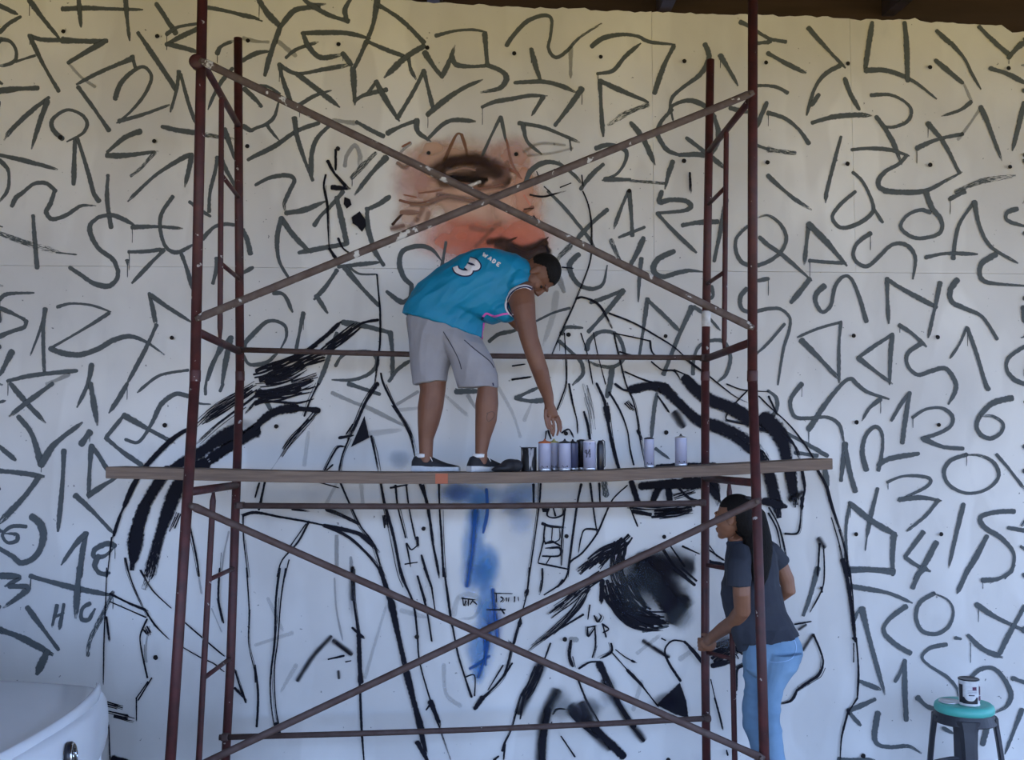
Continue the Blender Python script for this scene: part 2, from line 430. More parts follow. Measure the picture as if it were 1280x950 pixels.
def blob(x, y, rx, ry, col, alpha=.6, rot=0, name='spray_patch'):
    layer[0] += 1; off = .0012 + layer[0] * 1.2e-5
    vs = [onwall(x, y, off)]; u = [1.0]; st = [(x * .05, y * .05)]; cr, sr = math.cos(math.radians(rot)), math.sin(math.radians(rot))
    for k, r in ((.66, .5), (.33, .8), (0, 1.12)):
        for j in range(24):
            q = 2 * math.pi * j / 24; a = rx * r * math.cos(q); b = ry * r * math.sin(q)
            X, Y = x + a * cr - b * sr, y + a * sr + b * cr
            vs.append(onwall(X, Y, off)); u.append(k); st.append((X * .05, Y * .05))
    fs = [(0, 1 + j, 1 + (j+1) % 24) for j in range(24)]
    for k in range(2):
        fs += [(1 + k*24 + j, 25 + k*24 + j, 25 + k*24 + (j+1) % 24, 1 + k*24 + (j+1) % 24) for j in range(24)]
    return paint_obj(name, (vs, fs, u, st, (*col, alpha), (1, 0, 0)))
def poly(pts, col, alpha=1, name='filled_shape'):
    layer[0] += 1; off = .0012 + layer[0] * 1.2e-5
    cx = sum(p[0] for p in pts) / len(pts); cy = sum(p[1] for p in pts) / len(pts); n = len(pts)
    vs = [onwall(cx, cy, off)]; u = [1.0]
    for k, r in ((.8, .85), (0, 1.04)):
        for p in pts: vs.append(onwall(cx + (p[0]-cx)*r, cy + (p[1]-cy)*r, off)); u.append(k)
    fs = [(0, 1 + j, 1 + (j+1) % n) for j in range(n)] + [(1 + j, 1 + n + j, 1 + n + (j+1) % n, 1 + (j+1) % n) for j in range(n)]
    return paint_obj(name, (vs, fs, u, [(0, 0)] * len(vs), (*col, alpha), (0, 0, 0)))
def trace(tiles, name, col, drips=0.0):
    L = []
    for (ox, oy), txt in tiles.items():
        for q in txt.replace('\n', ' ').split(';'):
            w = q.split()
            if len(w) < 3: continue
            head = w[0]; flags = ''.join(sorted(ch for ch in head if ch.isalpha())); wd = float(''.join(ch for ch in head if not ch.isalpha()))
            pts = [tuple(float(v) for v in z.split(',')) for z in w[1:]]
            L.append([wd, flags, [(ox + a_ * SC, oy + b_ * SC) for a_, b_ in pts]])
    # strokes noted down in two neighbouring parts of the wall are one stroke
    def border(p): return any(abs(p[0] - k) < 3.5 for k in (320, 640, 960)) or abs(p[1] - 240) < 3.5 or abs(p[1] - 480) < 3.5 or 706 < p[1] < 723
    again = True; start = 0
    while again:
        again = False
        for i in range(start, len(L)):
            start = i
            for j in range(i + 1, len(L)):
                A, B = L[i], L[j]
                if A[1] != B[1] or abs(A[0] - B[0]) > 8: continue
                for fa in (0, 1):
                    for fb in (0, 1):
                        a_ = A[2][-1 if fa else 0]; b_ = B[2][0 if not fb else -1]
                        if border(a_) and border(b_) and math.hypot(a_[0] - b_[0], a_[1] - b_[1]) < 8:
                            pa = A[2] if fa else A[2][::-1]; pb = B[2][::-1] if fb else B[2]
                            u_ = Vector((pa[-1][0] - pa[-2][0], pa[-1][1] - pa[-2][1])); v_ = Vector((pb[1][0] - pb[0][0], pb[1][1] - pb[0][1]))
                            if u_.length and v_.length and u_.normalized().dot(v_.normalized()) > .6:
                                m_ = ((a_[0] + b_[0]) / 2, (a_[1] + b_[1]) / 2)
                                L[i] = [(A[0] + B[0]) / 2, A[1], pa[:-1] + [m_] + pb[1:]]; del L[j]; again = True; break
                    if again: break
                if again: break
            if again: break
    for wd, flags, pts in L:
        dry = .80 if 'd' in flags else random.uniform(.12, .38)
        alpha = .38 if 'f' in flags else (.2 if 'g' in flags else 1)
        soft = 1 if 's' in flags else 0
        if soft: wd *= 1.6; alpha *= .9; dry = 0
        if name == 'sketch_stroke' and not soft:
            wpx = wd * SC * (1.12 if wd > 22 else .95)
            if 'd' in flags and wd >= 24:            # a swathe of separate bristle marks
                c = catmull([(q[0], q[1], 0) for q in pts], 5); nb = int(5 + wd / 7)
                for k in range(nb):
                    o_ = (k + .5) / nb - .5 + random.uniform(-.06, .06); i0 = random.randint(0, len(c) // 4); i1 = len(c) - random.randint(0, len(c) // 4)
                    run = []
                    for i in range(i0, i1):
                        t = (c[min(i+1, len(c)-1)] - c[max(i-1, 0)]).normalized()
                        q = c[i] + Vector((-t.y, t.x, 0)) * wpx * (o_ + .07 * math.sin(i * .7 + k * 2.1)); run.append((q.x, q.y))
                    if len(run) > 2: stroke('bristle_mark', run[::2] + [run[-1]], wpx * random.uniform(.10, .30), col, alpha, 0, random.uniform(.2, .6), .6)
                continue
            if wd <= 22:
                pts = [(x + random.uniform(-.5, .5), y + random.uniform(-.5, .5)) for x, y in pts]
                if random.random() < .45 and len(pts) > 2:
                    j = random.choice((-1, 1)) * random.uniform(.5, 1.1) * max(wpx, 2.6)
                    stroke('bristle_mark', [(x + j * random.uniform(.6, 1.2), y + j * .3) for x, y in pts[random.randint(0, 1):]], max(wpx * .32, .9), col, .85, 0, .55, .7)
            stroke(name, pts, wpx * random.uniform(.85, 1.1), col, alpha, 0, min(.6, dry + .12), .85)
            continue
        stroke(name, pts, wd * SC * 1.13, col, alpha, soft, dry, .85)
        if random.random() < drips and alpha == 1 and wd > 19:
            x, y = pts[0]; l = random.uniform(6, 22)
            stroke('paint_drip', [(x, y), (x + .3, y + l * .5), (x + .1, y + l)], 1.3, col, .9, 0, .1, .8)

GREY_STROKES = {
(0, 0): '''22 -20,20 75,65; 22 100,85 40,120 0,160; 24 145,0 215,95 290,185; 24 310,45 420,40 560,45 690,48; 22 390,0 400,120;
24 622,0 628,80 640,185; 26 775,20 870,165; 20 825,170 880,135 975,118; 24 1030,38 1120,55 1200,75 1267,90; 26 825,220 900,180 975,145;
24 825,218 900,235 970,255; 22 145,175 200,195 310,200; 30 310,200 440,205 525,203; 26 525,203 440,250 340,310; 16f 345,320 400,380 470,430;
24 148,180 215,320 290,450; 22 0,195 50,205 80,250 75,300 30,322 0,325; 16 80,305 175,275; 30 0,450 90,440 185,436; 24 240,485 150,555 60,640 30,680;
26 235,500 195,610 162,720; 22 310,688 262,640 262,590 330,545 400,565 432,610 410,660 345,695; 24 372,690 368,800 365,910; 26 385,690 430,830 470,950;
22 0,768 120,795 270,835; 24 0,795 40,840 45,900 38,950; 24 105,950 170,910 230,908 275,945; 26 685,165 750,260 870,440; 22 885,355 875,440 848,540;
22 895,370 930,500 965,600; 22 655,280 670,335; 26 650,292 500,355 395,410; 24 388,432 460,530 540,645;
22 570,490 600,410 670,345 720,335 750,385 715,470 650,550 590,600; 22 590,600 700,570 825,525; 26 695,650 620,680 535,750; 26 530,770 620,770 765,752;
20d 765,755 700,830 650,870; 26 805,628 880,645 970,658; 20d 1020,668 1150,688; 24 670,950 780,860 900,785 940,768; 24 950,765 935,840 918,910;
22 535,870 535,950; 24 1075,265 1095,230 1150,205; 22 1200,300 1267,265; 20 1150,340 1100,400 1060,470 1035,530; 24 1210,440 1267,500;
24 1112,640 1160,780; 24 1078,780 1065,850 1040,950; 26 1100,800 1130,860 1170,930; 22 1205,625 1240,645 1267,635; 22 1230,790 1267,770; 20f 1205,190 1267,205''',
(320, 0): '''30 15,0 60,70 120,130; 10 0,95 30,105; 26 120,135 180,60 240,40 310,35; 22 240,0 275,25 330,22; 28 290,35 360,75 455,105; 24 465,0 440,50 450,100;
26 120,135 85,230 60,310 45,370; 20f 0,205 60,208; 24 0,265 60,255; 24f 110,205 150,240 195,275; 20 150,285 200,245 295,212; 24 230,165 330,162 450,165 550,188;
26 235,170 260,230 320,285 420,272; 26 430,265 470,320; 28 600,0 580,120 545,210; 26 545,210 510,290 485,340; 28 480,340 485,420 488,500; 24 488,500 540,470 645,445;
18 560,455 595,405; 26 595,405 640,490 700,585; 26 700,585 770,470 830,355; 24 830,350 850,430 875,530; 26 850,568 930,500 1020,440 1105,402; 24 115,320 200,365 330,345 470,320;
24 115,320 135,400 170,500; 26 200,365 300,440 400,520; 20 215,520 290,475 360,452; 24 550,205 640,245 735,280; 22 755,285 765,340 785,380; 26 605,25 720,100 830,210;
30 830,230 740,285 650,370; 26 835,260 880,330 920,380; 24 920,380 950,320 980,240; 24 970,280 990,320 1060,330 1150,325; 26 1150,325 1210,350 1240,385 1210,435 1130,455;
18 890,178 980,155 1070,148 1130,158; 26 1132,170 1145,320; 20 1120,530 1180,505 1267,490; 18 1240,225 1267,185; 20 0,430 60,430 115,465; 24 0,490 25,525;
24 110,515 90,580 50,615 0,635; 16 55,620 80,655 110,690; 24 0,770 100,720 200,650 310,610; 24 190,585 205,680 240,790 280,890; 26 360,625 300,690 275,770 275,870;
24f 385,595 450,605 500,610; 24 500,605 560,640 630,675; 24 650,660 720,625 800,595; 26 795,595 800,650 850,690; 24 850,690 920,620 980,595 1070,600; 16f 765,708 720,750 710,775;
18 1120,770 1170,660 1210,580; 18 1212,580 1235,690; 26f 440,820 450,770 490,720 515,770 510,820; 24d 475,880 530,820 590,760; 28 645,780 570,860 500,950; 20 0,915 70,880 150,868 190,890 170,950''',
(640, 0): '''26 0,185 70,110 150,78 195,95 190,180 180,240 215,285 270,255 330,190 430,125; 24f 290,240 290,370; 24 95,245 115,320 140,395; 22 15,410 150,405 240,425 310,455;
28 345,440 290,520 215,618; 22 0,490 80,475 160,475; 22 155,480 105,560; 24 395,230 450,190 540,172 620,180 680,208 790,220; 26 800,230 750,330 705,460; 22 425,365 500,350 560,280 625,225;
24 435,400 440,520 450,660; 24 435,400 530,445 660,500; 28d 670,520 570,560 490,610; 22 35,610 150,630 240,665 320,700; 22 55,620 75,700 135,755; 12 285,690 292,740;
26 590,610 650,690 700,800; 24 65,920 90,850 160,805 240,815 310,870 345,910; 22 340,935 390,870 450,815; 22 415,735 480,718 560,745 560,800 520,860 460,888; 24 460,888 580,890;
18d 590,895 750,908; 24 795,800 775,860 760,920; 24 955,220 975,290 930,370 850,430 795,480 780,530; 24 790,545 740,600 720,650 730,690 770,745 830,768;
26 830,768 900,765 970,765 1010,720 1020,650 1000,580; 24 1000,580 960,530 880,498 800,520 780,550; 14 785,540 795,590; 24 865,685 950,750 1050,830; 24 1030,275 1070,340 1110,410;
24 1080,535 1130,550 1170,555; 20 1130,110 1170,130 1267,190; 24 1210,215 1267,210; 22 1215,425 1267,425; 24 1260,510 1230,580 1210,630; 20 1210,720 1267,740''',
(960, 0): '''26 0,190 40,200 85,208; 26 0,265 80,310 170,355; 24 200,140 280,230 370,325; 24 355,325 280,370 230,440 195,555; 22 250,470 215,520; 26 515,115 500,210 480,340;
24 485,350 570,348 650,370 730,410 820,480; 26 675,115 685,220 690,400; 22 380,390 405,460 450,540; 26 220,608 320,580 430,570 495,572; 20 510,472 600,470 670,500 708,545 690,600 620,630 570,625;
24 535,580 580,640 620,710 655,800; 18 0,425 50,435 95,460; 24 0,560 80,585 150,640 200,710; 26d 0,740 60,750 130,758; 24 360,680 330,790 290,950; 20 415,742 500,735 600,742 685,768;
22 685,770 650,810 580,850 545,900 570,940 680,950 780,940; 18 420,855 460,890 490,950; 24 835,155 900,215; 20 905,215 970,290 1010,370 1045,430; 24 830,300 900,360 960,410; 16f 970,420 1005,500;
18 1005,505 950,545 870,572; 26 1045,135 1110,200 1190,270; 28 1190,285 1230,240 1267,210; 26 1100,340 1180,365 1267,410; 26 790,612 870,710 945,855; 24 735,735 840,690 960,665;
24 945,860 870,900 790,945; 18f 1050,535 1000,610 940,690; 24 1052,530 1090,620 1150,780; 24 1265,510 1240,620 1212,730; 26d 930,950 1050,900 1205,872; 24 0,870 40,910 95,950''',
(0, 240): '''20 0,45 30,0; 24 60,68 80,30 130,0; 22 270,0 250,60 230,100 260,135 330,115 400,70 460,68; 24 455,0 490,45; 24 525,0 535,80 550,175; 24 645,35 690,0;
24 165,120 172,220 185,375; 28d 0,205 80,235 170,265 280,295; 10 280,300 375,310; 24 490,125 450,160 450,210 490,280 560,335 585,390; 24 585,385 580,430 540,465 470,455 400,410 348,375;
22 490,125 560,115 655,158; 22 655,175 780,172 890,180; 24 855,25 800,110 795,190 820,270 875,300 950,265; 22 640,297 720,295 800,285; 24 810,290 750,350 665,440; 20 630,340 631,350; 6 632,350 632,420;
24 900,310 925,380 955,480; 24 1005,230 1060,175 1120,160 1165,165; 26 1205,190 1225,240 1240,305; 24 1075,330 1070,390 1055,450; 20 1205,400 1250,375; 22 1040,0 1035,95; 18 1000,95 1040,120;
20 940,50 960,65; 22 0,530 40,505 155,500; 22 0,575 60,600 120,630; 26 130,640 120,670 60,690 0,715; 16 225,580 200,680 155,800; 24 225,580 215,700 220,890;
16 285,570 350,553 450,560 540,590; 18 540,600 430,670 250,775; 26 250,775 320,800 400,805 480,780 560,735 640,715 720,740 800,795; 24 740,505 760,590 770,650; 22 745,510 830,570 940,640;
24 775,660 720,780 640,930; 30 60,790 10,890; 22 40,935 150,910 270,895 380,885; 24f 235,950 340,905; 26 455,855 440,950; 18 720,950 800,905 930,882; 22 1020,950 1050,850 1140,720;
16 1090,760 1030,930; 26 1145,720 1120,830 1100,950; 18 1267,690 1220,740 1210,770; 20 1205,810 1230,850 1267,855''',
(320, 240): '''22 160,0 140,60 150,105; 26 150,105 240,90 325,55; 24 430,0 370,70 320,120 290,165; 28 400,30 425,140 450,255; 24 450,258 350,275 215,300; 26 125,130 190,220 260,290;
22 125,130 105,230 115,340 165,430; 24 660,25 610,60 555,85; 28 550,85 555,180 580,270; 26 585,290 630,360; 22 410,370 500,360 600,350; 26 400,390 345,470 300,520; 26 300,515 345,585;
26 440,375 520,470 605,560; 14 460,370 510,405 590,408; 24 90,500 140,510 175,580; 24 0,690 50,645 100,640 145,665 150,720 120,780; 20 120,780 60,840 0,855; 22 235,600 215,700 195,800;
24 770,460 730,420 710,350 730,290 810,268 870,285 910,330; 24 770,460 765,520 720,545 650,495; 18 940,250 920,370; 26 430,645 540,665 660,695; 26 665,695 675,800 675,910;
20 395,860 430,810 510,790 580,800 600,850 560,900 480,930 390,930; 22 310,950 350,850 400,700; 22 660,935 700,880 755,840; 18 1155,740 1200,705 1267,690''',
(640, 240): '''20 180,0 260,80 350,190 400,260; 26 470,90 400,150 320,235; 24d 290,265 220,335; 20 575,0 540,80 508,170; 24 580,0 590,120 595,215; 16 530,225 580,205 655,175;
24 740,0 730,50 780,40 860,45 885,75 840,95 720,105; 24 720,108 800,195 900,290; 26 845,165 920,152 1015,148; 24 1060,40 1040,150 1000,340; 22d 490,240 520,310 545,360; 26 650,230 620,300 580,370;
20 640,330 630,430 625,530; 26 800,295 720,335 700,390 745,420 820,400 880,390 935,395; 24 330,310 285,360 300,420 340,465 400,480 450,455 468,380;
22 1165,170 1110,230 1110,300 1140,350 1200,365 1267,340; 18 1210,130 1267,120; 22 1225,225 1267,270; 20 390,548 470,520 550,485; 26 550,490 470,590 380,690; 22 670,530 655,640 630,810;
24 670,535 750,610 820,680; 26 890,570 830,700 790,800 750,900; 22 985,470 995,510 980,530; 20 900,570 960,610 1020,675; 24 370,780 380,740 420,700 470,690 520,710 550,770 550,830 500,865 430,860 380,840;
22 895,900 900,820 930,760 990,735 1050,745 1080,820 1060,900 1030,930; 22 245,700 270,670 335,672; 22 235,740 290,790 340,840 350,900 310,945; 26 495,870 485,950; 16 1210,800 1267,750;
20 1267,430 1215,440; 22 1160,480 1130,520 1135,575 1180,595 1267,580; 14 120,640 200,600 285,575; 20 0,690 30,680; 30g 220,500 200,620 160,740; 30f 230,420 255,490''',
(960, 240): '''24 80,0 130,35 200,80; 16 290,0 285,40; 22 430,0 360,60 318,120 340,165 380,178 450,155 510,110 520,70 500,0; 16 520,80 565,150;
24 780,0 810,80 850,130 860,180 830,215 740,230 680,205 655,165 690,115 750,90 800,100; 24 575,0 680,5 760,0; 26 900,35 970,0; 22 1020,50 950,150 925,240 915,330; 24 1020,50 1045,170 1100,270 1220,345;
22 780,325 880,305 1020,308; 24 1230,85 1185,100 1175,130 1200,150 1267,170; 24 200,160 190,250 180,345; 30 200,160 290,250 375,350; 22 205,340 290,348 370,352;
24 505,205 440,255 420,310 440,350 490,368 550,320 600,270 650,255 700,275 728,330 718,415; 26 1125,310 1060,350 1045,400 1065,440 1130,455 1267,465; 22 0,115 60,160 90,230 60,300 0,350; 20 0,255 80,320 205,430;
26 205,432 160,490 115,545; 24 278,465 235,510 240,560 270,595 310,560 330,470 370,420 410,430 450,520 485,640; 24 588,430 590,530 595,635; 24 590,435 680,490 830,570; 24 850,450 825,570 795,705;
26 935,435 900,490 910,545 980,580 1060,620 1130,725; 24 1260,570 1267,640; 22 0,578 60,580 105,620 105,680 75,780 50,940; 16 0,745 80,655; 18 360,645 250,675 155,715; 30 165,735 240,810 340,915;
20 358,650 350,760 350,930; 20 615,705 530,760 445,820; 22 615,705 605,810 600,940; 24 445,822 520,880 600,940; 24 650,660 710,700 770,755; 26 755,750 690,800 690,860 740,905 810,885 880,875 930,945;
16 980,670 950,745 905,815; 26 985,675 1030,800 1080,950; 24 1267,765 1190,820 1180,880 1220,930 1267,950; 24 365,945 410,925 450,945''',
(0, 480): '''26 55,0 130,90 215,180; 26 260,0 150,80 60,150; 16 0,90 20,85; 24 430,0 390,100; 28 450,0 465,90 480,185; 24 630,0 590,70 550,130; 18 690,35 740,0; 32 95,165 160,250 205,400;
34 205,400 270,300 390,205; 38 445,240 405,295; 28 0,310 65,365; 28 318,330 310,500 290,710; 30 0,430 100,440 200,455; 32 195,460 120,560 0,685; 26 455,305 445,420 440,550; 24 460,310 500,370 530,420;
26 440,552 500,510 575,465; 28 375,552 450,620 550,725; 24 615,155 530,260; 26 530,270 600,330 700,400; 28 615,155 720,215 850,285; 22 930,60 870,50 800,100 760,180 720,250 680,290 625,275; 14 930,60 985,95 1035,100;
16 1020,0 1018,50; 16 1105,0 1090,35; 34 160,655 205,700 215,770 180,850 110,885 60,850 0,815; 22 130,705 60,705 15,745 40,785 85,775 85,745 45,740; 30 430,740 410,830 395,950; 26 425,740 370,800 315,880;
26 570,800 530,790 470,820 470,855 520,850 560,815; 24 490,850 470,900 500,935 540,935; 30 0,945 60,948''',
(320, 480): '''24 20,30 70,120; 24f 380,45 480,90 560,120 720,200; 20f 700,100 800,40; 20g 700,130 800,120; 30g 570,245 700,230; 24 460,0 610,50; 26f 400,755 400,930; 20f 470,860 475,950; 26 990,38 1090,36; 22f 1050,60 1080,110; 20g 940,60 1040,150; 20g 1200,20 1267,130; 22g 260,240 240,400; 24g 520,500 530,590; 20g 350,590 400,490''',
(640, 480): '''24 155,80 90,85 20,72; 22 20,70 70,45 125,20; 30 485,0 470,60; 20 715,50 700,150 690,260; 16 710,320 770,365; 16 1060,180 1160,195; 20 1160,140 1110,100; 30d 455,490 465,550; 18g 60,180 90,110; 18g 40,260 0,150; 26g 200,290 230,430''',
(960, 480): '''20 0,35 40,70 40,130 0,180; 24 165,0 110,80 130,160 200,170 290,165 350,200 370,270; 20 370,0 290,90 200,225; 30 420,0 490,40 580,70; 20 555,75 500,120 470,170; 26 925,0 920,50 900,85; 24 1070,0 1090,25;
18 695,45 650,110 610,180; 24 700,45 680,160 663,290; 20 715,165 780,125 860,120 910,160 900,210 840,245 760,270; 26 770,272 860,310 960,320; 26 1205,70 1120,90 1060,140 1030,200 1050,250 1100,270 1150,240 1160,195 1110,160 1060,160;
24 485,425 465,340 480,260 525,212 560,240 565,320 545,425; 26 545,400 600,370 740,345; 26 380,295 370,390 360,475; 26 380,300 400,420 430,530; 18 590,485 660,458 740,455 800,470 780,510 650,572; 24 650,572 750,562 840,575;
22 840,575 780,650 695,720; 22 980,350 900,380 868,440 900,505 980,540 1060,530 1120,490 1140,440 1110,385 1050,355 980,350; 20 1130,350 1190,420 1267,520; 24 540,520 510,640 490,740; 8 490,740 480,820;
20 405,590 385,700 385,860; 30 405,590 500,670 620,740; 28 620,740 615,840 615,940; 28 395,912 500,918 620,925; 22 965,595 930,740 895,895; 24 1215,630 1120,635 1050,660 1070,710 1150,760 1210,830 1210,900 1180,950;
26 1190,712 1267,725; 28 765,735 680,850; 26 680,860 730,895 785,920; 28 830,785 780,880 730,950; 28 1080,755 1030,850 970,950; 24 60,230 160,280 290,355; 28 280,420 290,500; 24 135,340 240,355; 5 715,165 715,215; 5 200,225 200,290; 5 592,490 592,520''',
(0, 710): '''30 10,40 100,45 45,80; 28 50,90 140,100 35,185; 30 155,40 260,70 380,100 530,130; 32 395,0 385,110 378,225; 20 475,0 490,25 530,35; 26 138,195 200,280 290,400; 20 285,185 262,280; 20 318,180 298,290; 16 268,245 310,225;
24 445,175 410,200 405,250 440,255 465,215; 38 0,305 110,345 240,415; 40 235,415 195,500; 22d 560,120 510,230 450,350 437,430; 8 155,50 152,95''',
(320, 710): '''18g 60,150 130,300; 20g 0,380 180,320; 20g 200,480 130,600; 18g 540,540 640,200; 24g 720,210 830,240; 24g 930,480 940,620 1010,680; 24g 980,230 1000,150 1060,130 1110,170 1080,240 1020,250''',
(640, 710): '''20 650,310 760,290; 22g 620,420 720,340; 22g 600,700 640,560; 24g 830,450 900,400; 16 1110,490 1140,475; 26f 290,350 320,355''',
(960, 710): '''24 245,0 210,130 175,230; 26 405,90 500,105 600,125 695,165; 24 400,15 510,12 620,25; 28 775,0 740,40 715,95; 24 990,0 940,110; 26 1060,60 1130,55 1190,25 1210,0; 18 425,255 440,220 462,205; 30 462,200 500,350 570,605;
28 680,190 600,250 570,310 620,370 700,420; 20 820,125 750,170 730,240 760,310 830,325 890,290 915,220 890,160 820,125; 26 1030,180 1120,240 1267,310; 26 1267,190 1200,310 1145,420; 28 990,335 1060,400 1140,435;
20 880,378 800,395 760,440 800,485 880,535 930,590 940,630; 24 1000,540 1050,500 1110,495 1160,540 1200,620 1180,680 1130,710; 26 1210,545 1267,565; 28 738,640 780,680 830,700; 18 675,455 655,510 628,560; 26 675,460 675,600 682,750;
24 455,560 540,595; 24 395,705 460,680 525,650; 26 400,715 445,765; 26 542,715 525,820 540,870 600,885 690,880 740,905; 22 1255,700 1220,790 1175,905; 30 350,948 505,950; 18 925,345 950,350; 5 1000,370 1000,465; 5 1040,190 1038,265; 28 1090,760 1060,870; 20 865,790 900,810''',
}
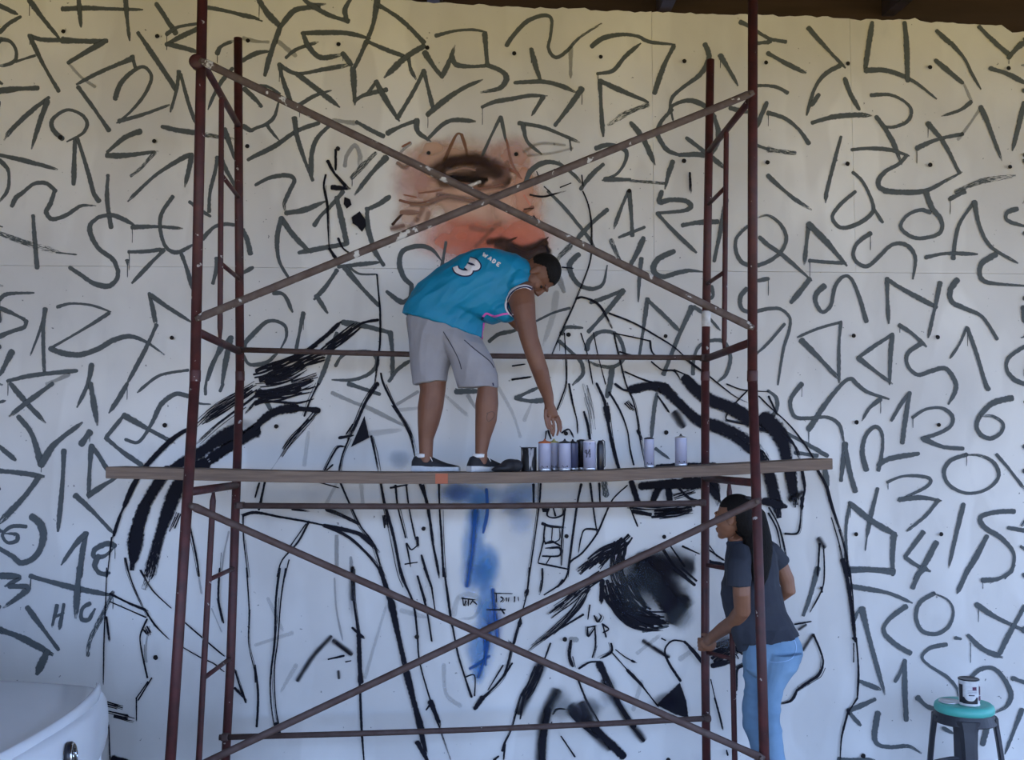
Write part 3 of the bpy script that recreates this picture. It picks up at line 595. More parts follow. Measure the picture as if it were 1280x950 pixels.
BLACK_STROKES = {
(320, 0): '''16 395,745 395,840; 22 355,800 390,860 440,920; 14 345,870 335,920 340,950; 26 380,930 450,935''',
(640, 0): '''14d 880,860 882,950; 8 120,850 130,870; 12 210,840 220,860; 8 240,930 290,910; 10 345,870 350,920; 10 160,925 185,950''',
(320, 240): '''12 340,0 355,70 358,180 365,280; 20 365,285 400,340; 12 600,410 608,500 615,600 612,750 600,860 590,950; 16 605,635 520,655 430,720; 70d 0,925 120,880 230,830 330,790; 24 260,780 340,720 410,655; 40d 330,790 420,730 510,660;
40d 0,945 150,920 260,860; 14 410,230 430,280 470,310; 14 620,900 635,950; 26d 180,950 300,910; 10 0,880 100,840''',
(640, 240): '''10d 90,15 150,25 220,10 260,0; 9 350,0 375,60 388,150 390,250 385,340 350,440 330,490 300,570 260,650 220,750 190,815; 10 245,375 300,378; 14 315,530 350,522 410,545 450,590 490,670;
9 480,600 600,650 720,720 800,770 880,840 960,900 1030,945; 9 260,700 265,830 275,950; 9 400,700 420,790 440,880 460,950; 9 500,700 520,790 560,950; 10 510,700 620,725 685,738; 12 680,740 690,790 730,830; 9 530,790 600,810 700,820;
12 690,840 740,880 800,885 830,930; 10 0,860 60,855; 12 0,930 90,915; 10 340,700 370,800 400,950; 14 560,890 650,930 720,950; 8 860,830 920,880 1010,940; 12 800,880 870,910 900,950; 8 108,120 130,150; 12 165,270 180,300''',
(0, 480): '''62 1267,218 1160,290 1010,400; 62 1267,235 1180,285 1060,360; 70 1010,400 900,480 830,640 790,760 745,930 735,960; 66 1180,230 1090,270 1000,335 900,390 830,430; 70 830,430 760,530 705,640 670,770 660,870; 70 720,600 690,690 675,790 665,860;
26d 1267,0 1160,60 1050,130 960,210; 30d 1267,20 1130,110 1000,190; 28 960,210 860,270 740,390 670,490 620,600; 16 620,600 590,670 560,760; 12 600,650 570,750; 9 555,760 545,850 533,950; 18d 1267,60 1200,110 1080,200 980,290; 16d 1267,90 1220,140;
12 625,860 640,930; 10 945,700 975,860 990,950; 14f 1135,730 1110,840 1100,920; 10 1205,650 1210,770 1230,950; 14 1205,650 1267,620; 24d 890,640 850,730''',
(320, 480): '''14 310,0 270,80 240,160; 48 0,215 50,165 120,130 200,120; 30 180,122 250,125 310,132; 55d 0,70 100,50 200,30 290,0; 40d 0,50 120,40 220,10; 14 0,105 60,85 200,95 280,75; 26d 310,130 230,220 160,300 80,420;
22 600,0 545,90 500,190 460,270; 14 460,270 430,350 410,430; 18 630,0 680,100 740,200 770,270 785,350; 16d 680,110 740,190 770,260; 12 480,200 450,245; 20 415,265 475,258; 12 340,430 400,320 435,310; 10 350,425 380,400; 16 570,260 590,340 605,430;
16 620,490 640,600 680,750 720,950; 14 420,490 470,600 520,700 580,790 630,940; 18 0,650 120,655 240,680 340,700; 28 340,700 480,730 540,760 600,820; 18 340,700 450,750 540,830 600,900 630,950; 22d 350,620 430,650 510,690; 16d 180,620 260,628;
16 45,480 30,570 15,620; 10 20,490 0,560; 12 265,680 210,780 130,870 110,950; 10 250,690 165,810; 10 165,870 145,950; 14 690,500 700,600 720,680 740,760; 12 665,515 745,500; 14 745,500 760,620 790,770; 20 800,760 800,800; 10 800,800 770,820 745,785 755,840 765,900;
16 815,495 850,600 870,760 900,900 905,950; 14d 830,500 855,640 880,780; 20 820,850 850,950; 16 905,495 910,620 920,760 930,950; 24d 640,650 645,710; 10 310,485 410,515; 10 740,890 800,880''',
(640, 480): '''12 255,0 240,80 220,130; 14 280,0 300,100 320,180 325,240; 30df 355,0 375,80 390,150 400,260; 16 355,140 375,210 385,275; 20 420,0 455,90 470,170 490,270 515,370 530,430; 30 465,120 475,180; 14 480,40 530,130 570,230 580,320 600,400;
14 565,0 600,90 620,180 630,260 650,380; 18d 620,230 640,270; 50 590,28 700,10 780,40; 70 750,20 840,110 920,180 1010,210 1100,250 1180,300 1250,380 1267,420; 20 510,0 550,30 620,40; 64 860,-20 960,70 1080,120 1200,190 1267,230; 14 720,60 770,135;
40s 810,150 840,200; 30 720,412 800,402; 34 870,402 1000,405; 16 105,495 108,600; 12 140,495 135,580 120,700 100,830 85,950; 14 340,495 320,600 300,740 270,950; 14 385,490 400,620 420,740; 14 430,490 435,580; 12 570,500 500,570 460,650 420,740 350,830 290,880 270,940;
12 420,720 360,720 340,760 330,830; 12 262,615 245,760 240,890; 12 130,885 270,915; 12 180,615 175,650 210,660 250,645 250,615; 12 205,615 215,650; 18 150,690 190,705 250,710; 12 165,690 160,780 230,770 235,715; 8 200,700 195,775; 12 165,790 200,780 235,800;
14 150,850 230,850 235,810 170,810; 10 190,850 165,890; 10 160,760 130,880; 40 590,490 620,580; 40 730,500 695,575; 30 770,510 780,580; 44 640,505 780,495 930,490; 60 850,490 960,490 1000,500 1010,560; 40 960,500 1000,540 1020,570; 26d 570,600 700,612 900,605;
40d 690,645 800,635 900,615; 26 600,630 680,645; 26d 800,560 900,530; 18 830,520 870,560 920,580; 10 580,610 620,700; 44d 580,750 530,800 430,850 340,920; 56d 540,780 520,850 510,930; 30d 400,870 330,930; 40d 470,840 420,900; 14 745,815 800,900 860,950; 10 780,800 850,900; 12 840,800 920,840;
12 970,820 1040,870; 10 960,780 1010,850; 150s 640,950 740,890 830,900; 34 960,880 1060,900; 14 1000,0 1100,60 1160,90; 10 1060,0 1140,30 1267,40; 12 1060,150 1065,180 1160,200; 10 1165,30 1100,95; 10 1220,60 1267,110; 40 1100,270 1180,330; 24d 565,90 600,130; 10 170,235 165,270; 14 180,230 190,270; 14 245,240 280,225 300,260''',
(960, 480): '''74 -20,170 40,230 70,290 90,370 110,450 125,540; 60 105,430 125,560; 70 -50,360 0,440 25,540 40,610; 40 -20,580 60,600; 12 60,220 120,290 150,370; 20 165,430 178,500 175,545 162,570; 26 165,565 163,605; 12 160,600 158,660 150,720 130,740 80,740;
14 0,110 100,200 180,300 220,370; 12 0,60 40,150; 20 240,420 280,500 310,600 350,720; 14 350,720 380,840 400,950; 9 310,660 350,800 380,940; 12 0,610 50,700 80,820 90,900; 10 0,640 40,720 60,820; 14 250,790 240,940; 12 270,800 275,940; 26 365,870 385,940; 20d 70,250 130,310 150,360; 30s 110,570 160,540; 30s 250,770 270,800''',
(0, 710): '''10 533,0 527,150 520,350 517,570; 20 550,125 640,170 720,205; 10 550,165 640,205 725,240; 12 530,240 545,355; 11 720,205 770,280 840,350; 11 635,0 670,100 730,230; 8 700,10 760,110 850,195; 14 730,250 700,330 705,400 735,540; 14f 745,290 725,380 730,460; 26d 725,290 745,330;
10 755,540 690,650; 10 735,560 680,640; 10 680,640 680,750; 26d 510,660 610,690; 30d 540,715 665,745; 9 510,670 540,770 547,950; 14 510,680 540,760; 10 905,255 1000,340 1110,430; 10 905,390 1000,440 1060,470 1110,510; 14f 980,0 1000,120; 14 1090,0 1085,150 1110,270; 10f 1050,200 1100,310; 10 1225,0 1235,200 1235,370 1260,500 1267,560; 14 1165,500 1190,580 1220,660; 14d 1165,590 1220,650; 44 570,945 630,955''',
(320, 710): '''12 120,0 100,150 95,350 75,550 80,700 100,800; 11 150,0 125,150 110,350 95,500 100,680 120,800; 26 100,770 115,810; 14 0,480 15,620 5,780; 14f 390,50 400,200 430,350; 18 480,0 485,150 510,320; 30 510,330 515,480 520,560; 14 515,560 525,780 535,950; 18 480,295 530,340;
20s 480,0 480,150; 22s 210,550 280,440 370,340; 24s 390,360 470,420; 14 400,370 465,425; 14 360,450 435,430; 8 445,460 470,455; 30 615,0 670,170; 34 670,170 720,400 745,500; 36 745,510 780,650 820,800; 26 800,860 850,950; 30 815,800 840,900; 14 715,0 740,80 780,180 797,320 810,460 860,640 920,820 965,950; 24 720,10 745,100;
32 865,660 905,760; 10 845,700 870,660; 12 800,40 830,140 850,230 870,360; 18d 815,90 835,160; 16 835,0 870,100; 10 870,100 885,200; 14 930,0 945,120 970,280; 16 970,280 1000,420 1040,560 1065,635; 10 1040,535 1080,530 1080,630; 28 1085,690 1120,640; 14 1120,640 1220,540 1255,410; 12 1267,470 1220,540 1120,650; 16 1250,360 1267,390;
10 1220,480 1150,600; 9 1018,148 1080,155; 9 1025,150 1030,185 1040,160; 9 1050,155 1050,185; 9 1060,178 1075,158; 9 1075,165 1092,178; 7 1180,122 1267,125; 8 1188,125 1190,165; 10 1210,140 1222,150 1210,165; 7 1240,145 1240,160; 7 1250,145 1250,160; 10 1140,205 1230,205; 12 1210,200 1230,225; 10 1267,800 1230,860 1220,900; 14 1180,945 1200,930; 14s 410,510 412,540; 16 1230,870 1225,940''',
(640, 710): '''11 85,0 75,120 40,250 10,370; 16 40,250 5,380; 24 75,110 70,125; 24 40,260 38,275; 12 150,0 150,60 140,120; 12 280,0 250,70 160,130; 18 250,60 230,85; 10 12,140 12,165; 6 30,140 32,160; 40d 440,30 330,110 250,180 180,225; 30d 340,90 290,140; 20 250,170 185,220; 26d 390,80 300,210 210,300 80,400;
12 350,230 220,310 100,380; 14 380,90 340,190 210,320; 26 445,60 440,160; 90d 480,60 530,170 620,240 740,270; 60d 530,40 590,150 680,230; 40 560,200 640,250 740,265; 34 580,40 610,110 650,180; 120s 650,-20 720,80 790,190; 130s 700,0 780,100 820,160; 110 660,0 720,90 790,190; 80s 840,170 800,240; 14d 500,190 560,270 660,305 770,275; 12 405,235 420,265 440,240 430,225;
12 370,290 378,335 410,290; 10 375,290 412,285; 12 445,275 462,335; 12 448,278 475,300 450,315; 10 385,180 375,250; 10 410,290 410,380 395,440; 14 330,495 380,465 430,460; 12 190,370 150,480; 22d 290,360 280,430 300,480; 50s 140,480 90,600 40,700; 40d 140,480 100,570 60,640; 10 0,770 40,640 70,580; 12 60,600 40,740; 55s 215,620 160,740 140,950; 40 180,700 150,850 150,950; 20 215,620 165,700;
12 200,720 220,695 260,695; 9d 195,760 190,790 240,760; 10 240,830 310,930; 12 320,540 360,640 430,760; 60s 300,700 400,800 470,870; 50 410,790 470,850 545,925; 20 290,715 340,770 420,830; 40s 460,560 540,700 640,840; 34 430,470 490,600; 30 490,590 540,690 600,780; 16 590,780 650,850; 14 490,370 490,410 440,440; 10 490,410 570,500; 18 570,500 640,580; 10 640,580 720,680; 8d 510,400 560,440 610,465; 14 590,455 610,465; 20s 650,360 710,400 770,435; 12 700,390 770,438;
14 830,555 770,460 755,400 790,355 850,360; 14 850,360 920,430 940,480; 14 870,390 940,470; 10 980,550 1000,640; 14 1000,640 1020,710 1040,790; 50d 990,450 1080,400 1130,430; 40d 980,400 1100,360; 26 990,480 1070,460; 20 1150,480 1110,500 1105,600; 14 1060,900 1062,920; 8 1090,900 1095,950; 10 740,345 755,355; 20d 800,0 900,80; 16d 840,0 910,60; 50s 380,760 350,680''',
(960, 710): '''12 270,0 265,100 205,210; 18 260,95 262,115; 12 130,275 205,262; 14 220,325 265,440 262,490; 20 262,490 240,530 200,560 140,600; 18 140,600 110,650 60,668; 18s 170,400 215,330; 16s 150,300 180,280; 22 375,0 410,200 425,345; 10 400,0 415,150 425,300; 24 420,345 425,355; 12 430,345 440,500 435,640; 14 435,640 390,710; 14 390,710 360,830 350,950; 10 420,370 418,460; 20 390,700 395,712''',
}
# sprayed colour first, then the grey signs, then the black sketch
SK, SA, BR, DK, PK = (.72, .45, .33), (.80, .26, .17), (.26, .12, .08), (.05, .026, .02), (.62, .30, .25)
for b in ((575, 225, 88, 62, SK, .75), (600, 250, 80, 62, SK, .85), (560, 205, 70, 38, SK, .6), (648, 265, 45, 55, (.78, .48, .36), .85), (640, 195, 44, 32, PK, .5), (515, 225, 34, 48, PK, .45), (540, 185, 26, 14, SK, .5),
          (598, 302, 95, 36, SA, .75), (575, 294, 62, 28, SA, .45), (655, 297, 46, 40, SA, .7), (620, 312, 60, 26, SA, .5), (655, 240, 20, 50, (.80, .42, .30), .6), (520, 270, 34, 26, SK, .55), (500, 285, 18, 10, BR, .35)):
    blob(*b)
trace({k: v for k, v in GREY_STROKES.items()}, 'painted_sign_stroke', GREY, .13)
trace({(ox - 1280 if ox == 960 else 1280, oy): GREY_STROKES[(ox, oy)] for ox in (0, 960) for oy in (0, 240, 480, 710)}, 'outlying_sign_strokes', GREY)
for pts, w, c, a, s in (
    (((556, 200), (570, 170), (577, 169)), 4.5, (.20, .10, .06), .9, 0), (((577, 169), (582, 185), (584, 196)), 4.5, (.20, .10, .06), .9, 0), (((633, 175), (640, 205), (650, 222)), 4, (.30, .14, .10), .8, 0), (((615, 207), (640, 214), (650, 222)), 5, (.36, .16, .11), .8, 0),
    (((548, 212), (570, 203), (600, 202), (620, 212)), 24, DK, .85, 1), (((560, 206), (590, 199), (612, 207)), 14, DK, .8, 1), (((556, 224), (585, 220), (614, 216), (630, 224)), 22, (.06, .035, .028), .85, 1), (((566, 223), (588, 225), (606, 225)), 10, (.015, .009, .008), .9, 1), (((568, 223), (584, 226), (597, 231)), 6, (.012, .008, .007), .95, 1), (((596, 224), (604, 228), (600, 234)), 8, (.02, .012, .01), .9, 1), (((620, 205), (632, 215), (630, 230)), 16, (.12, .06, .045), .5, 1), (((545, 222), (553, 228), (566, 232)), 14, (.16, .085, .06), .5, 1),
    (((560, 216), (580, 211), (592, 213)), 7, (.42, .26, .20), .6, 1), (((575, 232), (600, 236), (625, 232)), 12, BR, .7, 1), (((586, 234), (592, 231), (599, 228)), 6, (.62, .57, .53), .95, 1), (((593, 231), (596, 229)), 2.4, (.8, .78, .75), 1, 0), (((550, 246), (590, 250), (620, 244)), 12, (.33, .19, .14), .6, 1),
    (((505, 244), (520, 247)), 2, BR, 1, 0), (((500, 251), (520, 255), (540, 250)), 4, BR, .8, 0), (((524, 242), (540, 240), (552, 238)), 3, BR, .9, 0), (((515, 256), (535, 256), (552, 248)), 7, (.30, .17, .12), .7, 1), (((540, 252), (560, 246), (590, 252)), 8, (.32, .19, .15), .7, 1),
    (((491, 281), (500, 271), (506, 266)), 4, DK, 1, 0), (((503, 266), (517, 266)), 9, (.30, .17, .13), .9, 0), (((491, 286), (503, 283)), 8, BR, .6, 1), (((528, 262), (522, 275)), 8, BR, .5, 1), (((536, 268), (530, 285)), 8, BR, .5, 1), (((520, 275), (512, 285)), 8, BR, .4, 1), (((503, 184), (512, 179)), 3, BR, 1, 0), (((498, 205), (506, 210), (515, 204)), 7, (.25, .15, .11), .7, 1),
    (((590, 285), (610, 288), (624, 280)), 10, (.40, .18, .12), .5, 1), (((595, 308), (608, 295), (615, 288)), 6, BR, .4, 1), (((612, 303), (630, 301), (645, 310), (662, 312), (680, 303)), 10, DK, .75, 1), (((625, 307), (650, 316), (678, 306)), 18, (.07, .04, .03), .85, 1), (((640, 318), (660, 325), (680, 316)), 22, (.06, .035, .03), .85, 1), (((644, 308), (660, 313), (675, 306), (683, 299)), 5, DK, .9, 0),
    (((634, 303), (644, 298)), 4, DK, .8, 0), (((656, 265), (665, 260)), 6, BR, .8, 1), (((655, 262), (666, 261)), 2, DK, .9, 0), (((667, 272), (673, 281)), 2.5, DK, 1, 0), (((681, 306), (685, 314)), 4, DK, 1, 0), (((655, 245), (662, 256)), 3, (.8, .3, .2), .7, 0), (((620, 230), (632, 222), (634, 205)), 10, (.35, .19, .15), .5, 1), (((655, 190), (675, 180), (705, 182)), 5, (.3, .26, .22), .5, 1), (((660, 195), (690, 192), (715, 186)), 4, (.3, .26, .22), .4, 1)):
    stroke('portrait_stroke', pts, w * (1.5 if s else 1), c, a, s, .15 if not s else 0)
for b in ((590, 618, 44, 18, BLUE, .75), (648, 618, 24, 20, BLUE, .7), (572, 615, 20, 14, NAVY, .7), (600, 640, 16, 34, BLUE, .8), (592, 685, 15, 45, BLUE, .85), (610, 705, 14, 28, BLUE, .9), (606, 720, 18, 22, BLUE, .7), (588, 720, 14, 24, BLUE, .6), (608, 760, 13, 40, BLUE, .95), (618, 775, 12, 30, NAVY, .7), (600, 810, 17, 34, BLUE, .9), (598, 838, 8, 18, BLUE, .9), (640, 632, 16, 14, NAVY, .5), (650, 650, 16, 20, BLUE, .35)):
    blob(b[0], b[1], b[2] * 1.3, b[3] * 1.2, b[4], b[5] * .62)
for pts, w, s in ((((608, 612), (609, 640), (604, 665)), 5, 0), (((594, 640), (590, 690), (584, 730)), 10, 1), (((616, 738), (619, 770), (622, 800)), 7, 1), (((612, 780), (608, 815), (598, 845)), 6, 1), (((588, 835), (600, 828), (611, 820)), 5, 1), (((606, 800), (607, 830)), 5, 1)):
    stroke('blue_spray_stroke', pts, w * (1.5 if s else 1), NAVY, .75, s, .1)
trace(BLACK_STROKES, 'sketch_stroke', BLACK)
for p in (((456, 520), (462, 547), (439, 559)), ((849, 852), (857, 875), (860, 897), (843, 892), (820, 880)), ((431, 247), (438, 250), (440, 257), (434, 262), (430, 256)), ((440, 272), (450, 265), (457, 275), (458, 283), (453, 291), (447, 284), (441, 280)), ((676, 632), (684, 632), (684, 640), (678, 640))):
    poly(p, BLACK)
for b in ((832, 875, 22, 14, BLACK, .5), (800, 735, 40, 40, (.05, .06, .07), .55), (850, 770, 20, 22, (.06, .07, .08), .5), (775, 715, 30, 22, (.1, .11, .12), .4), (700, 880, 20, 26, (.08, .09, .1), .4), (735, 885, 22, 18, (.05, .05, .06), .55), (760, 860, 14, 26, (.06, .06, .07), .4), (500, 575, 18, 16, (.25, .32, .42), .35), (440, 735, 6, 40, (.05, .05, .06), .35), (300, 530, 25, 10, BLACK, .3), (425, 640, 20, 10, (.1, .1, .1), .35), (845, 640, 28, 10, BLACK, .5), (905, 800, 22, 14, (.1, .11, .13), .6)):
    blob(*b)
flush_paint()
# form-tie holes
HOLES = {(0, 0): '320,162 783,185 305,685 768,703 1230,207 1227,728', (320, 0): '410,225 848,242 855,762 407,740', (640, 0): '10,270 437,287 850,308 1253,315 848,800 20,768 1260,808 578,948', (960, 0): '390,320 795,338 1183,343 388,815 796,820 1190,830',
         (0, 240): '855,723', (640, 240): '278,708 757,715', (960, 240): '418,713 833,720', (0, 480): '820,205', (320, 480): '103,210 830,715', (640, 480): '760,240 265,245 268,752 750,755', (960, 480): '432,190 838,203 430,742 850,742', (0, 710): '775,440', (320, 710): '797,338', (640, 710): '260,350 770,945', (960, 710): '465,925'}
for (ox, oy), txt in HOLES.items():
    for q in txt.split():
        a, b = (float(v) for v in q.split(',')); x, y = ox + a * SC, oy + b * SC
        c = onwall(x, y, .0012 + layer[0] * 1.2e-5 + .0005); m = MB(); R = random.uniform(.0118, .0138)
        ux = Vector((1, KW, 0)).normalized(); uz = Vector((0, 0, 1))
        ring = lambda r, o: [c + WN * o + (ux * math.cos(t) + uz * math.sin(t)) * r * random.uniform(.92, 1.06) for t in [2*math.pi*j/14 for j in range(14)]]
        m.loft([ring(R * 1.05, -.001), ring(R, .0012), ring(R * .8, .0006)])
        m.build('tie_hole', M_hole, wall_back)

# ------------------------------------------------------------------ scaffold
scaf = empty('scaffold', (-.15, 3.98 * KD, 0))
tag(scaf, 'red-brown tubular steel scaffold with crossed braces standing before the painted wall', 'scaffold')
DF = {'L': 3.58, 'R': 3.75}; DB = {'L': 4.32, 'R': 4.45}
def post(name, pix, d, zt, r=.0242):
    """pix: pixels down the tube, top to bottom; run on to the ground and up to height zt"""
    P = [at(x, y, d) for x, y in pix]
    a, b = P[-2], P[-1]; t = b.z / (a.z - b.z); foot = b + (b - a) * t; foot.z = 0
    a, b = P[0], P[1]
    top = a + (a - b) * ((zt - a.z) / (a.z - b.z)) if zt else a
    return foot, P, top
def joint_sleeve(p, q, r=.0258):
    t = (p - q).normalized()
    return MB().tube([q - t * .028, q - t * .024, q + t * .024, q + t * .028], [.0245, r, r, .0245], 14)
posts = {}
for key, pix, d, zt in (('FL', ((253, 0), (244, 470), (228.5, 720), (213, 950)), DF['L'], 4.34), ('FR', ((941, 0), (940.5, 470), (949, 720), (955.5, 950)), DF['R'], 4.34),
                        ('BL', ((297.5, 48), (300, 470), (294, 720), (282, 950)), DB['L'], None), ('BR', ((888, 75), (881.5, 470), (880, 720), (883, 950)), DB['R'], None)):
    foot, P, top = post(key, pix, d, zt)
    posts[key] = (foot, P, top)
    j = P[1]
    MB().tube([j, top], .0242, 16).build('post', M_steel, scaf, True, 0)
    MB().tube([foot + Vector((0, 0, .006)), P[2].lerp(P[3], .5), j], .0242, 16).build('post', M_steel, scaf, True)
    joint_sleeve(top, j).build('coupling_sleeve', M_steel, scaf, True)
    MB().box((foot.x - .06, foot.y - .06, 0), (foot.x + .06, foot.y + .06, .008)).build('base_plate', M_steel, scaf)
def onpost(key, y=None, z=None):
    foot, P, top = posts[key]; ch = [foot, P[2].lerp(P[3], .5), P[1], top]
    if z is None:
        d = DF[key[1]] if key[0] == 'F' else DB[key[1]]; z = at(640, y, d).z
    for a, b in zip(ch, ch[1:]):
        if a.z - 1e-6 <= z <= b.z + 1e-6: return a.lerp(b, (z - a.z) / (b.z - a.z))
    return ch[-1] + (ch[-1] - ch[-2]) * ((z - ch[-1].z) / (ch[-1].z - ch[-2].z))
def bar(name, a, b, r, m=M_steel, n=12):
    return MB().tube([a, b], r, n).build(name, m, scaf, True)
# end frames
for s in 'LR':
    zt = (3.82, 3.72)[s == 'R']; zb = (2.515, 2.49)[s == 'R']; zl = (1.765, 1.80)[s == 'R']
    inner_up = {}; tt = .5 if s == 'L' else .56
    for z in (zt, zb, zl):
        bar('transom', onpost('F' + s, z=z), onpost('B' + s, z=z), .0205 if z != zt else .018)
    a = onpost('F' + s, z=zt).lerp(onpost('B' + s, z=zt), tt); b = onpost('F' + s, z=zb).lerp(onpost('B' + s, z=zb), tt)
    MB().tube([a, a + (b-a)*.02, b + (a-b)*.06, b], [.009, .0145, .0145, .006], 12).build('inner_post', M_steel, scaf, True)
    for z in (3.40, 2.93):
        bar('rung', a.lerp(b, (a.z - z) / (a.z - b.z)), onpost('B' + s, z=z), .012)
    if s == 'L': p0, p1 = at(267, 606, 3.93), at(248.5, 950, 3.93)
    else: p0, p1 = at(911.5, 606, 4.27), at(918.5, 950, 4.31)
    lo = p1 + (p1 - p0) * .30
    p0.z = zl - .01
    MB().tube([p0, p0.lerp(lo, .03), p0.lerp(lo, .97), lo], [.006, .0155, .0155, .006], 12).build('inner_post', M_steel, scaf, True)
    for z in (1.305, .815):
        k = (p0.z - z) / (p0.z - lo.z)
        bar('rung', p0.lerp(lo, k), onpost('B' + s, z=z), .012)
    zz = lo.z + .01
    bar('transom', onpost('F' + s, z=zz), onpost('B' + s, z=zz), .018)
# ledgers between the rear posts, with clamps
for a, b, r in (((296, 437), (880, 447), .0155), ((300, 632), (878, 628.5), .0165), ((281, 921.5), (884, 898), .0160)):
    p = at(*a, DB['L'] - .032); q = at(*b, DB['R'] - .032)
    m = p.lerp(q, .5) + Vector((0, 0, -.012))
    MB().tube([p + (p - q).normalized() * .03, p.lerp(q, .25) + Vector((0, 0, -.008)), m, p.lerp(q, .75) + Vector((0, 0, -.008)), q + (q - p).normalized() * .02], [r]*5, 12).build('ledger', M_bracelow, scaf, True)
    for c in (p, q):
        MB().box((c.x - .020, c.y - .018, c.z - .019), (c.x + .020, c.y + .045, c.z + .019)).build('clamp', M_bracelow, scaf, bevel=.008)
# crossed braces between the front posts
def brace(a, b, m, ka, kb):
    da, db = DF['L'] - .030, DF['R'] - .030
    p = at(*a, da if a[0] < 600 else db); q = at(*b, da if b[0] < 600 else db)
    t = q - p; L = t.length; t /= L
    p = p - t * .02; q = q + t * .02; L += .04
    rr = .0190 if m is M_brace else .0168; rad = [.012, .02, rr, rr, rr, rr, .02, .012]
    st = [0, .03, .10, .35, .65, 1 - .10 / L * 1, 1 - .03, 1]
    st = [0, .03 / L * 1.2, .12 / L, .35, .65, 1 - .12 / L, 1 - .036 / L, 1]
    pts = [p + t * L * k + Vector((0, .006 * math.sin(k * 9), 0)) for k in st]
    o = MB().tube(pts, rad, 12, [.35, .4, 1, 1, 1, 1, .4, .35]).build('cross_brace', m, scaf, True)
    for e in (p, q):
        c = e + (t if e is p else -t) * .02
        bo = MB().tube([c + Vector((0, .02, 0)), c + Vector((0, -.014, 0)), c + Vector((0, -.018, 0))], [.011, .011, .007], 8).build('bolt', M_brace, o)
    return o
brace((254, 77), (938, 408), M_brace, 0, 0)
bb = brace((938, 117), (249, 397), M_brace, 0, 0)
brace((241, 633), (951, 947), M_bracelow, 0, 0)
brace((946, 627), (213, 974), M_bracelow, 0, 0)
for x, y, d in ((246, 77, DF['L']),):
    c = at(x, y, d - .02)
    MB().tube([c + Vector((0, .03, 0)), c + Vector((0, -.008, 0)), c + Vector((0, -.014, 0))], [.036, .036, .028], 18).build('brace_plate', M_steel, scaf, True)
# crusted paint on the upper braces
for (a, b) in (((330, 114), (930, 404)), ((880, 140), (262, 392))):
    for i in range(34):
        k = random.random(); x = a[0] + (b[0] - a[0]) * k; y = a[1] + (b[1] - a[1]) * k
        d = DF['L'] + (DF['R'] - DF['L']) * (x - 245) / 695 - .030
        up = random.random() < (.75 if a[0] < 600 else .2)
        c = at(x, y, d) + Vector((0, -.005, .0150 if up else -.0150)); L = random.uniform(.008, .05); t = (at(*b, d) - at(*a, d)).normalized()
        MB().tube([c - t * L, c, c + t * L], [.001, random.uniform(.0025, .0045), .001], 6).build('paint_crust', M_white, bb)

# ------------------------------------------------------------------ plank on the transoms
PT = [(132, 583.5, 600.5), (240, 586, 602.5), (340, 588.5, 604), (440, 590.2, 605.2), (540, 590.8, 606), (640, 590.2, 605.5), (760, 588, 602.5), (880, 582, 597.5), (960, 577.5, 592.5), (1041, 573, 587.5)]
PS = .057 * KD
def dplank(X): return 3.985 * KD + PS * X
def plank_front(px, py):
    r = ray(px, py); t = 3.985 * KD / (r.y - PS * r.x); return Vector((0, 0, EYE)) + r * t
PW = .31; rings = []
nrm = Vector((-PS, 1, 0)).normalized()
for x, y0, y1 in PT:
    a = plank_front(x, y0); b = plank_front(x, y1); th = .058
    rings.append([a, a + nrm * PW, a + nrm * PW - Vector((0, 0, th)), a - Vector((0, 0, th))])
plank_top = [r[0] for r in rings]
def plank_z(X):
    for a, b in zip(plank_top, plank_top[1:]):
        if a.x <= X <= b.x: return a.z + (b.z - a.z) * (X - a.x) / (b.x - a.x)
    return plank_top[0].z if X < plank_top[0].x else plank_top[-1].z
plank = MB().loft(rings).build('scaffold_plank', M_wood, None, bevel=.004)
tag(plank, 'long sagging grey-brown wooden plank laid across the scaffold, carrying the spray cans', 'plank')
M_orange = mat('orange_marker_paint', (.42, .13, .07), .8)
c = plank_front(552, 598)
MB().box((c.x - .032, c.y - .0035, c.z - .027), (c.x + .032, c.y + .01, c.z + .025)).build('orange_paint_mark', M_orange, plank)

def place_on_plank(px, back):
    """spot on the plank: the pixel column, `back` metres behind the front edge"""
    X = 0
    for _ in range(6):
        d = dplank(X) + back; X = at(px, 585, d / KD).x
    return Vector((X, d, plank_z(X)))
def spray_can(px, wpx, hpx, back, label, body, top, nozzle, prints='dots', group=None):
    p = place_on_plank(px, back); s = p.y / F
    R = wpx * s / 2; H = hpx * s
    t = empty('spray_can', p); tag(t, label, 'spray can', group)
    def L(prof, name, m, par=t): return MB().lathe(prof, p, 28).build(name, m, par, True)
    L([(R*.9, 0), (R*.98, .003), (R, .006), (R, .012), (R*.985, .014)], 'bottom_rim', M_canrim)
    b = L([(R*.985, .0125), (R*.985, H - R*.36), (R*.97, H - R*.30)], 'body', body)
    L([(R*1.0, H - R*.36), (R*1.0, H - R*.26), (R*.90, H - R*.15), (R*.70, H - R*.05), (R*.50, H - R*.03), (R*.48, H), (R*.3, H + .001)], 'shoulder', top)
    if nozzle:
        L([(.009, H - .001), (.009, H + .004), (.005, H + .005), (.005, H + .011), (.003, H + .012)], 'nozzle', nozzle)
    def dot(ang, z, r, m=M_ink):
        c = p + Vector((math.sin(ang) * R, -math.cos(ang) * R, z)); n = Vector((math.sin(ang), -math.cos(ang), 0))
        MB().tube([c - n * .003, c + n * .0006], r, 10).build('print_dot', m, b)
    if prints == 'dots':
        dot(.35, .024, .0040); dot(.0, .022, .0022); dot(-.45, .026, .0030); dot(-.25, .021, .0022)
    return t, p, R, H, b
M_or = mat('orange_can_top', (.50, .13, .04), .5); M_ye = mat('olive_yellow_can_top', (.42, .38, .12), .5)
